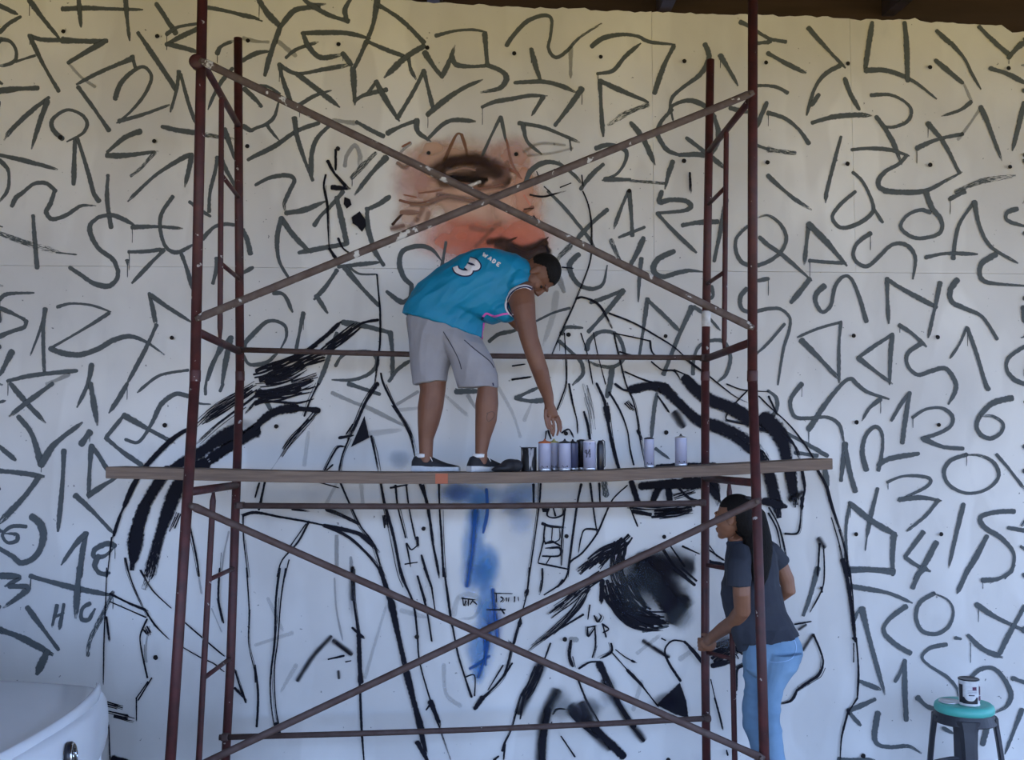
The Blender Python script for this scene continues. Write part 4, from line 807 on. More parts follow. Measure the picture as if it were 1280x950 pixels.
M_bluecan = mat('dark_blue_can_print', (.10, .11, .20), .35)
spray_can(681, 16.4, 37.5, .10, 'lavender spray can with an orange top under the reaching hand', M_can, M_or, M_orange)
spray_can(692.5, 13, 37, .165, 'lavender spray can with a yellowish top wedged between two fuller cans', M_can, M_ye, M_ye)
spray_can(706, 15.5, 37.0, .09, 'lavender spray can with a dark top and bright vertical glint', M_can, M_canblack, M_canblack)
spray_can(716, 14, 36.0, .17, 'dark blue spray can half hidden behind the glinting lavender can', M_bluecan, M_canblack, M_canblack, '')
spray_can(727, 13, 38, .235, 'black spray can half hidden behind the can numbered 94', M_canblack, M_canblack, None, '')
t94, p94, R94, H94, b94 = spray_can(737, 16, 38.0, .085, 'lavender spray can with a white top, printed with the number 94', M_can, M_print, None, '')
def can_print(pts, p, R, r=.0026):
    q = []
    for a, z in pts: q.append(p + Vector((math.sin(a) * R, -math.cos(a) * R, z)))
    MB().tube(q, r, 6).build('can_number', M_ink, b94)
zc = .088
can_print([(-.50, zc + .018), (-.75, zc + .018), (-.85, zc + .010), (-.7, zc + .003), (-.50, zc + .004)], p94, R94)
can_print([(-.50, zc + .020), (-.48, zc - .010), (-.6, zc - .020)], p94, R94)
can_print([(-.02, zc + .024), (-.35, zc - .002), (.12, zc - .002)], p94, R94)
can_print([(-.02, zc + .024), (-.02, zc - .020)], p94, R94)
can_print([(-.05, zc + .050), (.0, zc + .058), (.06, zc + .050), (-.05, zc + .050)], p94, R94, .001)
spray_can(811.5, 12.8, 38.0, .10, 'lavender spray can with a flat dark top, standing apart nearer the clustered cans', M_can, M_canblack, None)
spray_can(851.5, 15.0, 37.5, .11, 'lavender spray can with a white-rimmed dark top beside the rear scaffold post', M_can, M_canrim, M_canblack)
# dark can with a handle-like cap
p = place_on_plank(750.5, .12); s = p.y / F; t = empty('pump_bottle', p); tag(t, 'black can with a looped side grip at the end of the clustered cans', 'can')
MB().lathe([(.017, 0), (.019, .004), (.019, .135), (.014, .150), (.010, .158)], p, 22).build('body', M_canblack, t, True)
MB().tube([p + Vector((.004, 0, .153)), p + Vector((.014, 0, .160)), p + Vector((.023, 0, .152)), p + Vector((.025, 0, .10)), p + Vector((.024, 0, .02)), p + Vector((.016, 0, .012))], .003, 8).build('grip', M_canblack, t, True)
# drip-covered tin
M_drip = mat('black_and_white_paint_drips', (.012, .012, .014), .6, (.42, .42, .44), 7, 3, (9, 9, 1.2), lo=.52, hi=.60)
p = place_on_plank(661, .13); s = p.y / F; R = 10 * s; H = 30 * s
t = empty('paint_tin', p); tag(t, 'black paint tin streaked with pale drips standing on the plank', 'paint tin')
MB().lathe([(R*.95, 0), (R*.97, .002), (R*.97, H - .004), (R*.90, H - .004), (R*.90, .004)], p, 26).build('body', M_drip, t, True)
for z in (.002, H - .005):
    MB().lathe([(R*.96, z - .001), (R, z), (R, z + .004), (R*.96, z + .005)], p, 26).build('rim', M_canblack, t, True)
# low dark rag beside the shoe
m = MB(); a = place_on_plank(636, .068)
for dx, dy, rx, ry, rz in ((-.03, 0, .05, .05, .035), (.01, .01, .055, .05, .062), (.04, -.01, .035, .04, .060), (-.055, 0, .04, .035, .02)):
    m.ell((a.x + dx, a.y + dy, a.z + rz * .55), (rx, ry, rz * .56))
me = m.remesh(.006, 6); 
for v in me.vertices: v.co.z = max(v.co.z, plank_z(v.co.x) + .001)
rag = link('rag', me, M_black, None, True); tag(rag, 'crumpled dark rag on the plank between the shoe and the dripped tin', 'rag')

# ------------------------------------------------------------------ stool with paint tin
SU = 4.40; sc_ = at(1205, 880, SU)
zt = at(1205, 878, SU).z; X0 = sc_.x; SD = SU * KD
st = empty('plastic_stool', (X0, SD, 0)); tag(st, 'dark grey plastic stool with a round teal seat standing against the wall', 'stool')
R = 34.5 * SD / F
base = Vector((X0, SD, 0))
MB().lathe([(R*.55, zt - .052), (R*.93, zt - .052), (R*.99, zt - .044), (R, zt - .026), (R*.97, zt - .010), (R*.90, zt - .001), (R*.80, zt), (.02, zt - .002)], base, 44).build('seat', M_teal, st, True)
MB().lathe([(R*.7, zt - .105), (R*1.03, zt - .105), (R*1.06, zt - .100), (R*.95, zt - .050), (R*.7, zt - .050)], base, 44).build('collar', M_dplast, st, False)
for k, ang in enumerate((163, 253, 343, 73)):
    a = math.radians(ang); rad = Vector((math.cos(a), math.sin(a), 0)); tan = Vector((-math.sin(a), math.cos(a), 0))
    def sec(r, z, w, th): return [base + rad * (r + q * th) + tan * (u * w) + Vector((0, 0, z)) for u, q in ((-1, -.35), (-.55, .25), (.55, .25), (1, -.35), (.9, -.6), (-.9, -.6))]
    MB().loft([sec(R*1.02, zt - .07, .062, .03), sec(R*1.05, zt - .12, .048, .03), sec(R*1.12, zt - .20, .042, .03), sec(R*1.35, .02, .036, .03), sec(R*1.38, 0, .038, .03)]).build('leg', M_dplast, st)
    b = math.radians(ang + 90); rb = Vector((math.cos(b), math.sin(b), 0)); zz = .185
    p = base + rad * R * 1.20 + Vector((0, 0, zz)); q = base + rb * R * 1.20 + Vector((0, 0, zz)); md = (p + q) / 2 + (rad + rb) * R * .12
    MB().tube([p, p.lerp(md, .5) + (rad + rb) * .008, md, q.lerp(md, .5) + (rad + rb) * .008, q], .016, 8, [.45]*5).build('stretcher', M_dplast, st)
# tin
tp = Vector((at(1211, 878, SU - .03).x, SD - .045, zt)); R = 12.2 * tp.y / F; H = 31 * tp.y / F
tin = empty('paint_tin', tp); tag(tin, 'white paint tin with a black and maroon label standing open on the teal stool', 'paint tin')
MB().lathe([(R*.96, 0), (R, .003), (R, .006), (R*.975, .009), (R*.975, H - .010), (R, H - .007), (R, H - .001), (R*.96, H), (R*.90, H - .001), (R*.90, H - .02)], tp, 36).build('body', M_white, tin, True)
MB().lathe([(R*.90, H - .0195), (R*.5, H - .02), (.001, H - .02)], tp, 30).build('dark_inside', M_canblack, tin, True)
MB().lathe([(R*.955, H - .003), (R*1.01, H - .004), (R*1.015, H + .001), (R*.97, H + .003), (R*.93, H + .001)], tp, 36).build('rim', M_canblack, tin, True)
M_maroon = mat('maroon_label', (.10, .012, .05), .5)
def label_patch(poly2, m, name, lift=.0012):
    """polygon in (angle, height) wrapped on the tin"""
    vs = [tp + Vector((math.sin(a) * (R + lift), -math.cos(a) * (R + lift), z)) for a, z in poly2]
    MB().add(vs, [tuple(range(len(vs)))]).build(name, m, tin)
def strip(a0, a1, z0, z1, m, name, n=8, zlow=None):
    vs = []; fs = []
    for i in range(n + 1):
        a = a0 + (a1 - a0) * i / n; zl = zlow(a) if zlow else z0
        for z in (zl, z1): vs.append(tp + Vector((math.sin(a) * (R + .0008), -math.cos(a) * (R + .0008), z)))
    fs = [(2*i, 2*i+2, 2*i+3, 2*i+1) for i in range(n)]
    MB().add(vs, fs).build(name, m, tin)
strip(-1.5, -1.02, .016, H - .025, M_canblack, 'label_band')
strip(-1.05, .45, .014, .05, M_canblack, 'label_band', 12)
def swoosh(a): return .030 + .026 * min(1, abs((a + .3) / .62)) ** 3
vs = []
R += .0006
strip(-.92, .34, .03, H - .02, M_white, 'label_shield', 14, swoosh)
R += .0006
strip(-.10, .32, H - .052, H - .034, M_maroon, 'label_badge', 4)
strip(.62, 1.1, .03, .055, M_maroon, 'label_badge', 4)
strip(.75, 1.05, .06, H - .035, M_maroon, 'label_text', 4)
strip(-.45, .10, .058, .064, M_ink, 'label_text', 6)
for i in range(3): strip(-.55, .35, .072 + i * .007, .0735 + i * .007, M_bluecan, 'label_text', 6)
R -= .0012
lc = Vector((at(1187.5, 876, SU).x, SD + .01, zt)); 
lid = MB().lathe([(.055, 0), (.058, .003), (.056, .008), (.048, .009), (.046, .004), (.001, .004)], lc, 32).build('tin_lid', M_canrim, None, True)
tag(lid, 'round silver paint tin lid lying on the teal stool seat', 'lid')

# a splash of white paint on the rear post by the upper brace
c = onpost('BR', y=399); c2 = onpost('BR', y=389)
MB().tube([c2, c.lerp(c2, .7), c.lerp(c2, .2), c + (c - c2) * .8, c + (c - c2) * .95], [.0250, .0262, .0262, .0258, .0245], 14).build('paint_splash', M_white, scaf, True)

# ------------------------------------------------------------------ parked car, its rear end beside the scaffold
car = empty('car', (-3.9, 3.52, 0)); tag(car, 'glossy white car parked beside the scaffold, its boot lid towards the wall', 'car')
CY, HW = 3.52, .92; XR = -1.57
def rear_x(y):                      # the tail is bowed in plan
    u = abs(y - CY) / HW; return XR - .16 * u ** 2.2 - .06 * u ** 10
def half(u):                        # plan half width, u metres ahead of the tail
    return HW * (.985 + .11 * min(1, u / .8)) if u < 3.4 else HW * 1.095 * (1 - .16 * ((u - 3.4) / .8) ** 2)
def body_ring(u, ztop, crown=.02, low=.22, edge=.05):
    hw = half(u); o = []; x = lambda y: rear_x(y) - u * (1 if u else 0)
    prof = [(-1.0, low), (-1.03, .42), (-1.02, .62), (-1.0, ztop - .10), (-.985, ztop - edge), (-.95, ztop - .012), (-.88, ztop), (-.45, ztop + crown * .8), (0, ztop + crown), (.45, ztop + crown * .8), (.88, ztop), (.95, ztop - .012), (.985, ztop - edge), (1.0, ztop - .10), (1.02, .62), (1.03, .42), (1.0, low)]
    for a, z in prof:
        y = CY + a * hw; k = max(0, min(1, (y - CY) / hw if False else 1))
        o.append(Vector((rear_x(CY + max(-1, min(1, a)) * HW) - u, y, z)))
    return o
TZ = .955
def shrunk(r, dx, zs): return [Vector((p.x - dx, CY + (p.y - CY) * (1 - dx * .2), p.z if p.z < .5 else p.z - zs * (p.z - .5) / .42)) for p in r]
r0 = body_ring(0, TZ)
rings = [shrunk(r0, -.0, .30), shrunk(r0, -.012, .12), shrunk(r0, 0, .035), shrunk(r0, .03, .006), body_ring(.08, TZ + .004), body_ring(.3, TZ + .012), body_ring(.62, TZ + .02), body_ring(.9, TZ + .03), body_ring(1.6, TZ + .035), body_ring(2.5, TZ + .02), body_ring(3.1, TZ + .0), body_ring(3.8, TZ - .10), body_ring(4.15, TZ - .22), body_ring(4.22, TZ - .38)]
body = MB().loft(rings).build('body', M_car, car, True)
sub = body.modifiers.new('sub', 'SUBSURF'); sub.levels = 1; sub.render_levels = 2
# cabin
cab = []
for u, hw, z in ((.78, .70, .93), (1.25, .62, 1.30), (1.6, .60, 1.40), (2.2, .60, 1.42), (2.6, .61, 1.36), (3.15, .70, .94)):
    hb = .80
    cab.append([Vector((XR - .05 - u, CY + a, zz)) for a, zz in ((-hb, .90), (-hw - .03, max(.92, z - .12)), (-hw * .9, z - .02), (0, z), (hw * .9, z - .02), (hw + .03, max(.92, z - .12)), (hb, .90))])
MB().loft(cab).build('cabin', M_glass, car, True)
roofr = []
for u, hw, z in ((1.22, .60, 1.302), (1.6, .59, 1.405), (2.2, .59, 1.425), (2.62, .60, 1.362)):
    roofr.append([Vector((XR - .05 - u, CY + a, z + dz)) for a, dz in ((-hw, -.035), (-hw * .8, -.002), (0, .012), (hw * .8, -.002), (hw, -.035), (hw * .8, -.03), (0, -.02), (-hw * .8, -.03))])
MB().loft(roofr).build('roof', M_car, car, True)
# raised rim along the edge of the boot lid, and the shut line
def lid_line(off, z): return [Vector((rear_x(y) - off, y, z)) for y in [CY - .84 + 1.68 * i / 24 for i in range(25)]]
MB().tube([v + Vector((0, 0, .0)) for v in lid_line(.055, TZ + .006)], [.004, .018, .026] + [.032] * 19 + [.026, .018, .004], 12, [.45]*25).build('lid_rim', M_car, car, True)
for s in (-1, 1):
    for u in (.95, 3.05):
        c = Vector((XR - .12 - u, CY + s * .83, .31))
        w = MB().tube([c + Vector((0, -s * .09, 0)), c + Vector((0, s * .08, 0)), c + Vector((0, s * .10, 0))], [.31, .31, .28], 28).build('wheel', M_tyre, car, True)
        MB().tube([c + Vector((0, s * .07, 0)), c + Vector((0, s * .106, 0)), c + Vector((0, s * .108, 0))], [.20, .20, .05], 24).build('hubcap', M_chrome, w, True)
for s in (-1, 1):
    y = CY + s * .70
    m = MB(); pts = [Vector((rear_x(CY + s * (.55 + .035 * i)) + .008, CY + s * (.55 + .035 * i), .44)) for i in range(9)]
    m.tube(pts, .055, 8, [.35]*9).build('tail_lamp', M_red, car, True)
bp = [Vector((rear_x(y) + .03, y, .40)) for y in [CY - .86 + 1.72 * i / 16 for i in range(17)]]
MB().tube(bp, .12, 12, [.5]*17).build('bumper', M_car, car, True)
# oval badge on the rear face
yb = min((abs(640 + F * rear_x(y) / (y * math.cos(PITCH)) - 98), y) for y in [3.0 + .01 * i for i in range(130)])[1]
bc = Vector((rear_x(yb) + .008, yb, 0))
bc.z = at(98, 945, bc.y / KD).z
bn = Vector((1, .16, .12)).normalized(); bu = Vector((-.16, 1, 0)).normalized(); bv = bn.cross(bu)
def bring(r1, r2, o): return [bc + bn * o + bu * math.cos(t) * r1 + bv * math.sin(t) * r2 for t in [2*math.pi*j/28 for j in range(28)]]
bd = MB().loft([bring(.045, .050, -.012), bring(.045, .050, .004), bring(.040, .045, .008)]).build('badge', M_canblack, car, True)
MB().tube([bc + bn * .008 + bu * math.cos(t) * .038 + bv * math.sin(t) * .042 for t in [2*math.pi*j/28 for j in range(29)]], .004, 8).build('badge_ring', M_chrome, bd, True)
for a, b in (((-.016, -.022), (-.016, .022)), ((-.016, .022), (.016, -.022)), ((.016, -.022), (.016, .022))):
    MB().tube([bc + bn * .010 + bu * a[0] + bv * a[1], bc + bn * .010 + bu * b[0] + bv * b[1]], .0035, 6).build('badge_letter', M_chrome, bd, True)

# ------------------------------------------------------------------ people
def frame(c, up, fwd):
    up = Vector(up).normalized(); fwd = Vector(fwd); fwd = (fwd - up * fwd.dot(up)).normalized(); rt = fwd.cross(up)
    return Matrix(((rt.x, fwd.x, up.x, c.x), (rt.y, fwd.y, up.y, c.y), (rt.z, fwd.z, up.z, c.z), (0, 0, 0, 1)))
def head_shapes(m, T, k=1.0):
    """skull, jaw, nose, lips, brow, ears in a head frame (x right, y forward, z up)"""
    E = lambda c, r: m.ell(tuple(v * k for v in c), tuple(v * k for v in r), T, 20, 12)
    E((0, -.012, .028), (.076, .096, .090)); E((0, .028, -.020), (.062, .066, .080)); E((0, .040, -.062), (.047, .050, .046)); E((0, .068, -.094), (.024, .024, .020))
    E((0, .088, .026), (.046, .014, .012)); E((0, .086, -.058), (.024, .016, .009)); E((0, .084, -.071), (.021, .015, .009))
    E((.034, .066, -.022), (.024, .022, .022)); E((-.034, .066, -.022), (.024, .022, .022))
    m.tube([T @ Vector((0, .088 * k, .020 * k)), T @ Vector((0, .100 * k, -.004 * k)), T @ Vector((0, .107 * k, -.024 * k)), T @ Vector((0, .094 * k, -.034 * k))], [.008 * k, .010 * k, .013 * k, .010 * k], 10)
    for s in (-1, 1):
        E((s * .012, .096, -.030), (.008, .010, .007))
        E((s * .076, -.004, -.004), (.008, .020, .032)); E((s * .079, -.012, .012), (.008, .016, .016)); E((s * .078, .002, -.028), (.007, .010, .010))
def eyes(T, parent, k=1.0):
    for s in (-1, 1):
        MB().ell((s * .031 * k, .079 * k, .004 * k), (.013 * k, .009 * k, .007 * k), T, 12, 8).build('eye', M_eye, parent, True)
        MB().tube([T @ Vector((s * .014 * k, .0955 * k, .027 * k)), T @ Vector((s * .030 * k, .0905 * k, .031 * k)), T @ Vector((s * .046 * k, .078 * k, .027 * k))], [.003, .0035, .002], 8).build('eyebrow', M_hair, parent, True)
def body_loft(m, rings):
    rs = [pring(*r) if not isinstance(r[0], Vector) else r for r in rings]
    # rounded ends
    def close(r, nxt):
        c = sum(r, Vector()) / len(r); cn = sum(nxt, Vector()) / len(nxt); t = (c - cn).normalized(); s = min((p - c).length for p in r)
        return [[c + (p - c) * .5 + t * s * .5 for p in r], [c + (p - c) * .82 + t * s * .28 for p in r]]
    a = close(rs[0], rs[1]); b = close(rs[-1], rs[-2])
    m.loft(a + rs + b[::-1])

# ---------- man on the plank
man = empty('person', at(570, 589, 4.13)); tag(man, 'person in turquoise sports jersey and grey shorts bending over on the scaffold plank', 'person')
man.location.z = plank_z(man.location.x)
m = MB()
LEGL = [(524, 578, 541, 578, 4.15, .034), (524, 566, 541, 566, 4.15, .034), (523, 548, 542, 549, 4.15, .040), (522, 528, 549, 530, 4.15, .054), (522, 508, 554, 510, 4.15, .062), (525, 488, 557, 488, 4.15, .060), (520, 455, 560, 456, 4.16, .075), (516, 425, 566, 430, 4.16, .09)]
LEGR = [(594, 580, 610, 580, 4.09, .034), (594, 566, 609, 566, 4.09, .034), (594, 548, 613, 549, 4.09, .040), (594, 525, 621, 526, 4.09, .054), (594, 505, 623, 505, 4.09, .060), (597, 486, 622, 486, 4.09, .060), (582, 455, 617, 456, 4.10, .075), (562, 425, 592, 430, 4.11, .07)]
body_loft(m, LEGL); body_loft(m, LEGR)
JER = [(503, 391, 604, 424, 4.14, .135), (506, 380, 604, 411, 4.14, .14), (513, 365, 606, 402, 4.13, .145), (525, 352, 617, 405, 4.12, .145), (546, 336, 634, 401, 4.11, .15), (570, 321.5, 643, 393, 4.11, .155), (592, 311, 655, 383, 4.11, .155), (613, 310, 664, 366, 4.11, .15), (634, 316.5, 665, 354, 4.11, .125), (648, 325, 664, 345, 4.11, .085)]
def inset(r, k):
    cx, cy = (r[0] + r[2]) / 2, (r[1] + r[3]) / 2
    return (cx + (r[0]-cx)*k, cy + (r[1]-cy)*k, cx + (r[2]-cx)*k, cy + (r[3]-cy)*k, r[4], r[5]*k)
body_loft(m, [inset(r, .70) for r in JER[1:3]] + [inset(r, .78) for r in JER[3:]])
# neck, head
hc = at(672.5, 343.5, 4.09); TH = frame(hc, (.95, -.10, .22), (-.22, -.08, -.97))
m.tube([at(640, 335, 4.11), at(655, 337, 4.10), at(668, 341, 4.09)], [.062, .058, .060], 16)
head_shapes(m, TH, 1.0)
# near arm
ARM = [(634, 366, 664, 354, 4.04, .075), (634.5, 374, 667.5, 361, 4.02, .070), (638, 386, 669, 379, 3.995, .060), (644, 404, 670, 400, 3.985, .054), (650, 425, 673, 421, 3.98, .047), (657, 446, 680, 444, 3.98, .043), (664, 464, 685.5, 461, 3.985, .043), (671, 482, 689, 479, 4.0, .036), (678, 497, 692, 494, 4.015, .027), (680.5, 506, 692.5, 504, 4.02, .021), (680, 514, 696, 512, 4.025, .018), (682, 522, 698.5, 520, 4.03, .016)]
body_loft(m, ARM)
# far arm folded in front of the chest
m.tube([at(652, 375, 4.20), at(658, 398, 4.235), at(659, 416, 4.24), at(648, 405, 4.20), at(632, 392, 4.16)], [.055, .046, .042, .036, .028], 12)
# fingers: thumb, index, middle, ring, little
for pts, r in (((((682, 511), (681.5, 521), (683.5, 531), (686, 537)), 4.008), .0088), ((((685.5, 521), (687.5, 531), (688.5, 538), (690, 543)), 4.018), .0082), ((((690, 521), (692.5, 531), (692.5, 539), (691, 546)), 4.028), .0084), ((((694, 520.5), (697.5, 530), (698, 538), (696, 545)), 4.038), .0080), ((((697, 519), (700.5, 527), (701.5, 535), (700.5, 541)), 4.048), .0070)):
    q, d = pts
    m.tube([at(x, y, d) for x, y in q], [r * 1.12, r, r * .95, r * .72], 10)
# feet inside the shoes
def foot_frame(px, d, yaw):
    p = at(px, 588, d); p.z = plank_z(p.x) ; return Matrix.Translation(p) @ Matrix.Rotation(yaw, 4, 'Z')
FT = [foot_frame(514.5, 4.15, .06), foot_frame(586.5, 4.06, .62)]
for T in FT:
    m.ell((.080, 0, .045), (.045, .030, .032), T)
mb = m.remesh(.0042, 3, .45)
man_body = link('body', mb, M_skin, man, True)
eyes(TH, man)
# hair: short, faded at the sides
h = MB(); h.ell((0, -.014, .040), (.0775, .0965, .088), TH, 22, 14)
hm = h.remesh(.005, 1)
bm = bmesh.new(); bm.from_mesh(hm); Ti = TH.inverted()
dele = []
for v in bm.verts:
    l = Ti @ v.co
    lim = .050 if l.y > -.01 else max(-.040, .050 - 1.5 * (-.01 - l.y))
    if l.y > .070: lim = .070
    if l.z < lim: dele.append(v)
bmesh.ops.delete(bm, geom=dele, context='VERTS'); bm.to_mesh(hm); bm.free()
ho = link('hair', hm, M_hair, man, True); sol = ho.modifiers.new('th', 'SOLIDIFY'); sol.thickness = .006; sol.offset = 0
# jersey
m = MB(); body_loft(m, JER[1:-1]); m.loft([pring(*JER[0]), pring(*JER[1])])
# cap sleeve round the armhole
body_loft(m, [(625, 345, 657, 336, 4.07, .085), (629, 360, 661, 347, 4.04, .075)])
body_loft(m, [(612, 392, 640, 380, 4.06, .07), (622, 400, 644, 394, 4.05, .06)])
jm = m.remesh(.0055, 4)
wrinkle(jm, .0075, (7, 4, 16), 3.0, (Vector((.81, 0, .58)), Vector((-.58, 0, .81))))
jersey = link('jersey', jm, M_jersey, man, True)
# shorts
m = MB()
m.loft([pring(516, 481, 558.5, 476.5, 4.15, .095), pring(514, 462, 560.5, 462, 4.15, .10), pring(512, 440, 566, 445, 4.15, .115), pring(509, 415, 580, 428, 4.14, .125), pring(508, 397, 602, 423, 4.14, .125), pring(512, 388, 600, 414, 4.14, .115)])
m.loft([pring(572.5, 484.5, 623, 484.5, 4.09, .090), pring(568, 470, 622, 468, 4.09, .098), pring(562, 448, 615, 448, 4.10, .11), pring(545, 425, 607, 432, 4.12, .12), pring(520, 400, 602, 424, 4.14, .12), pring(522, 391, 600, 413, 4.14, .11)])
sm = m.remesh(.0055, 4); wrinkle(sm, .006, (13, 5, 5), 9.0)
shorts = link('shorts', sm, M_shorts, man, True)
# shoes
def shoe(T, parent):
    secs = [(0, .026, .055), (.012, .033, .080), (.04, .037, .088), (.075, .040, .088), (.105, .041, .082), (.13, .041, .070), (.16, .042, .057), (.19, .044, .045), (.225, .042, .037), (.250, .034, .030), (.262, .018, .024)]
    rings = []
    for x, w, zt in secs:
        rings.append([T @ Vector((x, math.cos(q) * w, .018 + max(0, math.sin(q)) ** .8 * (zt - .018) + min(0, math.sin(q)) * .012)) for q in [2*math.pi*j/18 for j in range(18)]])
    so = MB().loft(rings).build('shoe', M_black, parent, True)
    rs = []
    for z, k in ((.0015, .95), (.008, 1.03), (.020, 1.05), (.025, 1.0)):
        o = []
        n = len(secs); xs = [s[0] for s in secs]; ws = [s[1] for s in secs]
        for x, w in zip(xs, ws): o.append(Vector((x * 1.01 - .002, w * k, z + (.006 if x < .05 and z > .015 else 0))))
        for x, w in reversed(list(zip(xs, ws))): o.append(Vector((x * 1.01 - .002, -w * k, z + (.006 if x < .05 and z > .015 else 0))))
        rs.append([T @ p for p in o])
    MB().loft(rs).build('sole', M_white, so, False)
    for i, x in enumerate((.085, .102, .119)):
        z = .080 - i * .008
        MB().tube([T @ Vector((x, -.024, z - .010)), T @ Vector((x + .004, 0, z)), T @ Vector((x, .024, z - .010))], .0024, 6).build('lace', M_lace, so, True)
    MB().tube([T @ Vector((.082, -.006, .078)), T @ Vector((.09, -.022, .088)), T @ Vector((.102, -.032, .075)), T @ Vector((.112, -.038, .055))], .0024, 6).build('lace', M_lace, so, True)
    MB().lathe([(.034, .070), (.0385, .074), (.0385, .090), (.034, .092)], (0, 0, 0), 20).build('sock_cuff', M_lace, so, True).matrix_local = T @ Matrix.Translation((.064, 0, .004)) @ Matrix.Scale(1, 4)
for T in FT: shoe(T, man)

# prints and trims that lie on the cloth: laid where the fabric is met on the way in from the front
def bvh(objs):
    vs, fs = [], []
    for o in objs:
        k = len(vs); vs += [v.co.copy() for v in o.data.vertices]; fs += [[i + k for i in p.vertices] for p in o.data.polygons]
    return BVHTree.FromPolygons(vs, fs)
def drape(name, tree, pts, w, matl, parent, off=.002, sub=8, nw=4):
    c = catmull([(p[0], p[1], 0) for p in pts], sub); n = len(c); vs = []; ok = []
    for i in range(n):
        a = c[max(i-1, 0)]; b = c[min(i+1, n-1)]; t = (b - a).normalized(); nn = Vector((-t.y, t.x, 0))
        for k in range(nw + 1):
            q = c[i] + nn * w * (k / nw - .5)
            hit, no, _, _ = tree.ray_cast(Vector((0, 0, EYE)), ray(q.x, q.y).normalized())
            if hit is None or hit.y > 4.45 * KD: vs.append(Vector()); ok.append(False)
            else:
                if no.dot(ray(q.x, q.y)) > 0: no = -no
                vs.append(hit + no * off); ok.append(True)
    fs = [f for i in range(n-1) for k in range(nw) for f in [(i*(nw+1)+k, i*(nw+1)+k+1, (i+1)*(nw+1)+k+1, (i+1)*(nw+1)+k)] if all(ok[j] for j in f)]
    if not fs: return
    me = bpy.data.meshes.new(name); me.from_pydata([tuple(v) for v in vs], [], fs)
    bmx = bmesh.new(); bmx.from_mesh(me); bmesh.ops.delete(bmx, geom=[v for v in bmx.verts if not v.link_faces], context='VERTS'); bmx.to_mesh(me); bmx.free()
    o = link(name, me, matl, parent, True); s = o.modifiers.new('th', 'SOLIDIFY'); s.thickness = .0012; s.offset = 0
    return o
tj_ = bvh([jersey])
J = lambda x, y: (490 + x / 5.76, 300 + y / 5.76)
P0, RR, DD = (572, 140), (78, 48), (-128, 62)
def three(u, v): return J(P0[0] + RR[0] * u + DD[0] * v, P0[1] + RR[1] * u + DD[1] * v)
num = [(-.02, .10), (.35, .02), (.80, .12), (.92, .28), (.70, .44), (.34, .49)]
num2 = [(.34, .49), (.80, .56), (1.02, .76), (.80, .97), (.36, 1.02), (-.02, .88)]
for nm_, w, M_, o in (('number_outline', 9.2, M_navy, .0020), ('number', 6.0, M_print, .0036)):
    drape(nm_, tj_, [three(*q) for q in num], w, M_, jersey, o); drape(nm_, tj_, [three(*q) for q in num2], w, M_, jersey, o + .0004)
def glyph(x, y, strokes, s=1):     # text runs down to the right across the shoulders
    ex, ey = Vector((.85, .53, 0)), Vector((-.53, .85, 0))
    for st_ in strokes:
        drape('name_letter', tj_, [J(x + (ex.x * a + ey.x * b) * s, y + (ex.y * a + ey.y * b) * s) for a, b in st_], 1.6, M_print, jersey, .0022, 3, 2)
glyph(664, 92, [[(0, 0), (6, 26)], [(6, 26), (15, 6)], [(15, 6), (22, 26)], [(22, 26), (32, 0)]])
glyph(702, 116, [[(2, 26), (14, 0)], [(14, 0), (24, 26)], [(7, 17), (21, 17)]])
glyph(734, 138, [[(0, 0), (0, 26)], [(0, 0), (14, 4), (18, 13), (13, 23), (0, 26)]])
glyph(766, 160, [[(0, 0), (0, 26)], [(0, 0), (20, 0)], [(0, 13), (15, 13)], [(0, 26), (20, 26)]])
tb = bvh([jersey, man_body])
arm_edge = [(1003, 352), (960, 336), (905, 345), (858, 380), (830, 432), (824, 485), (845, 525), (872, 545)]
drape('armhole_trim', tb, [J(x, y) for x, y in arm_edge], 4.2, M_print, jersey, .003)
drape('armhole_trim', tb, [J(x + 6, y + 5) for x, y in arm_edge], 1.6, M_navy, jersey, .0045)
drape('side_piping', tj_, [J(*q) for q in ((650, 722), (655, 660), (660, 596))], 2.4, M_pink, jersey, .003)
drape('side_piping', tj_, [J(*q) for q in ((655, 550), (680, 528), (715, 540), (745, 548), (800, 535), (850, 530))], 2.4, M_pink, jersey, .003)
drape('side_insert', tj_, [J(*q) for q in ((645, 560), (660, 565))], 4, M_navy, jersey, .0035)
ts_ = bvh([shorts])
S2 = lambda x, y: (490 + x / 5.76, 450 + y / 5.76)
drape('shorts_emblem', ts_, [S2(724, 165), S2(730, 185)], 1.6, M_navy, shorts, .002)
drape('shorts_seam', ts_, [J(370, 660), J(430, 760), J(480, 860), J(500, 930)], 1.0, M_ink, shorts, .001)
drape('pocket_edge', ts_, [J(520, 720), J(600, 790), J(700, 870), J(735, 920)], 1.0, M_ink, shorts, .001)
tl_ = bvh([man_body])
M_tat = mat('faded_tattoo_ink', (.12, .06, .04), .6)
drape('tattoo', tl_, [S2(x, y) for x, y in ((680, 385), (720, 372), (738, 395), (715, 430), (690, 440), (682, 410), (690, 385))], 1.0, M_tat, man_body, .0012)

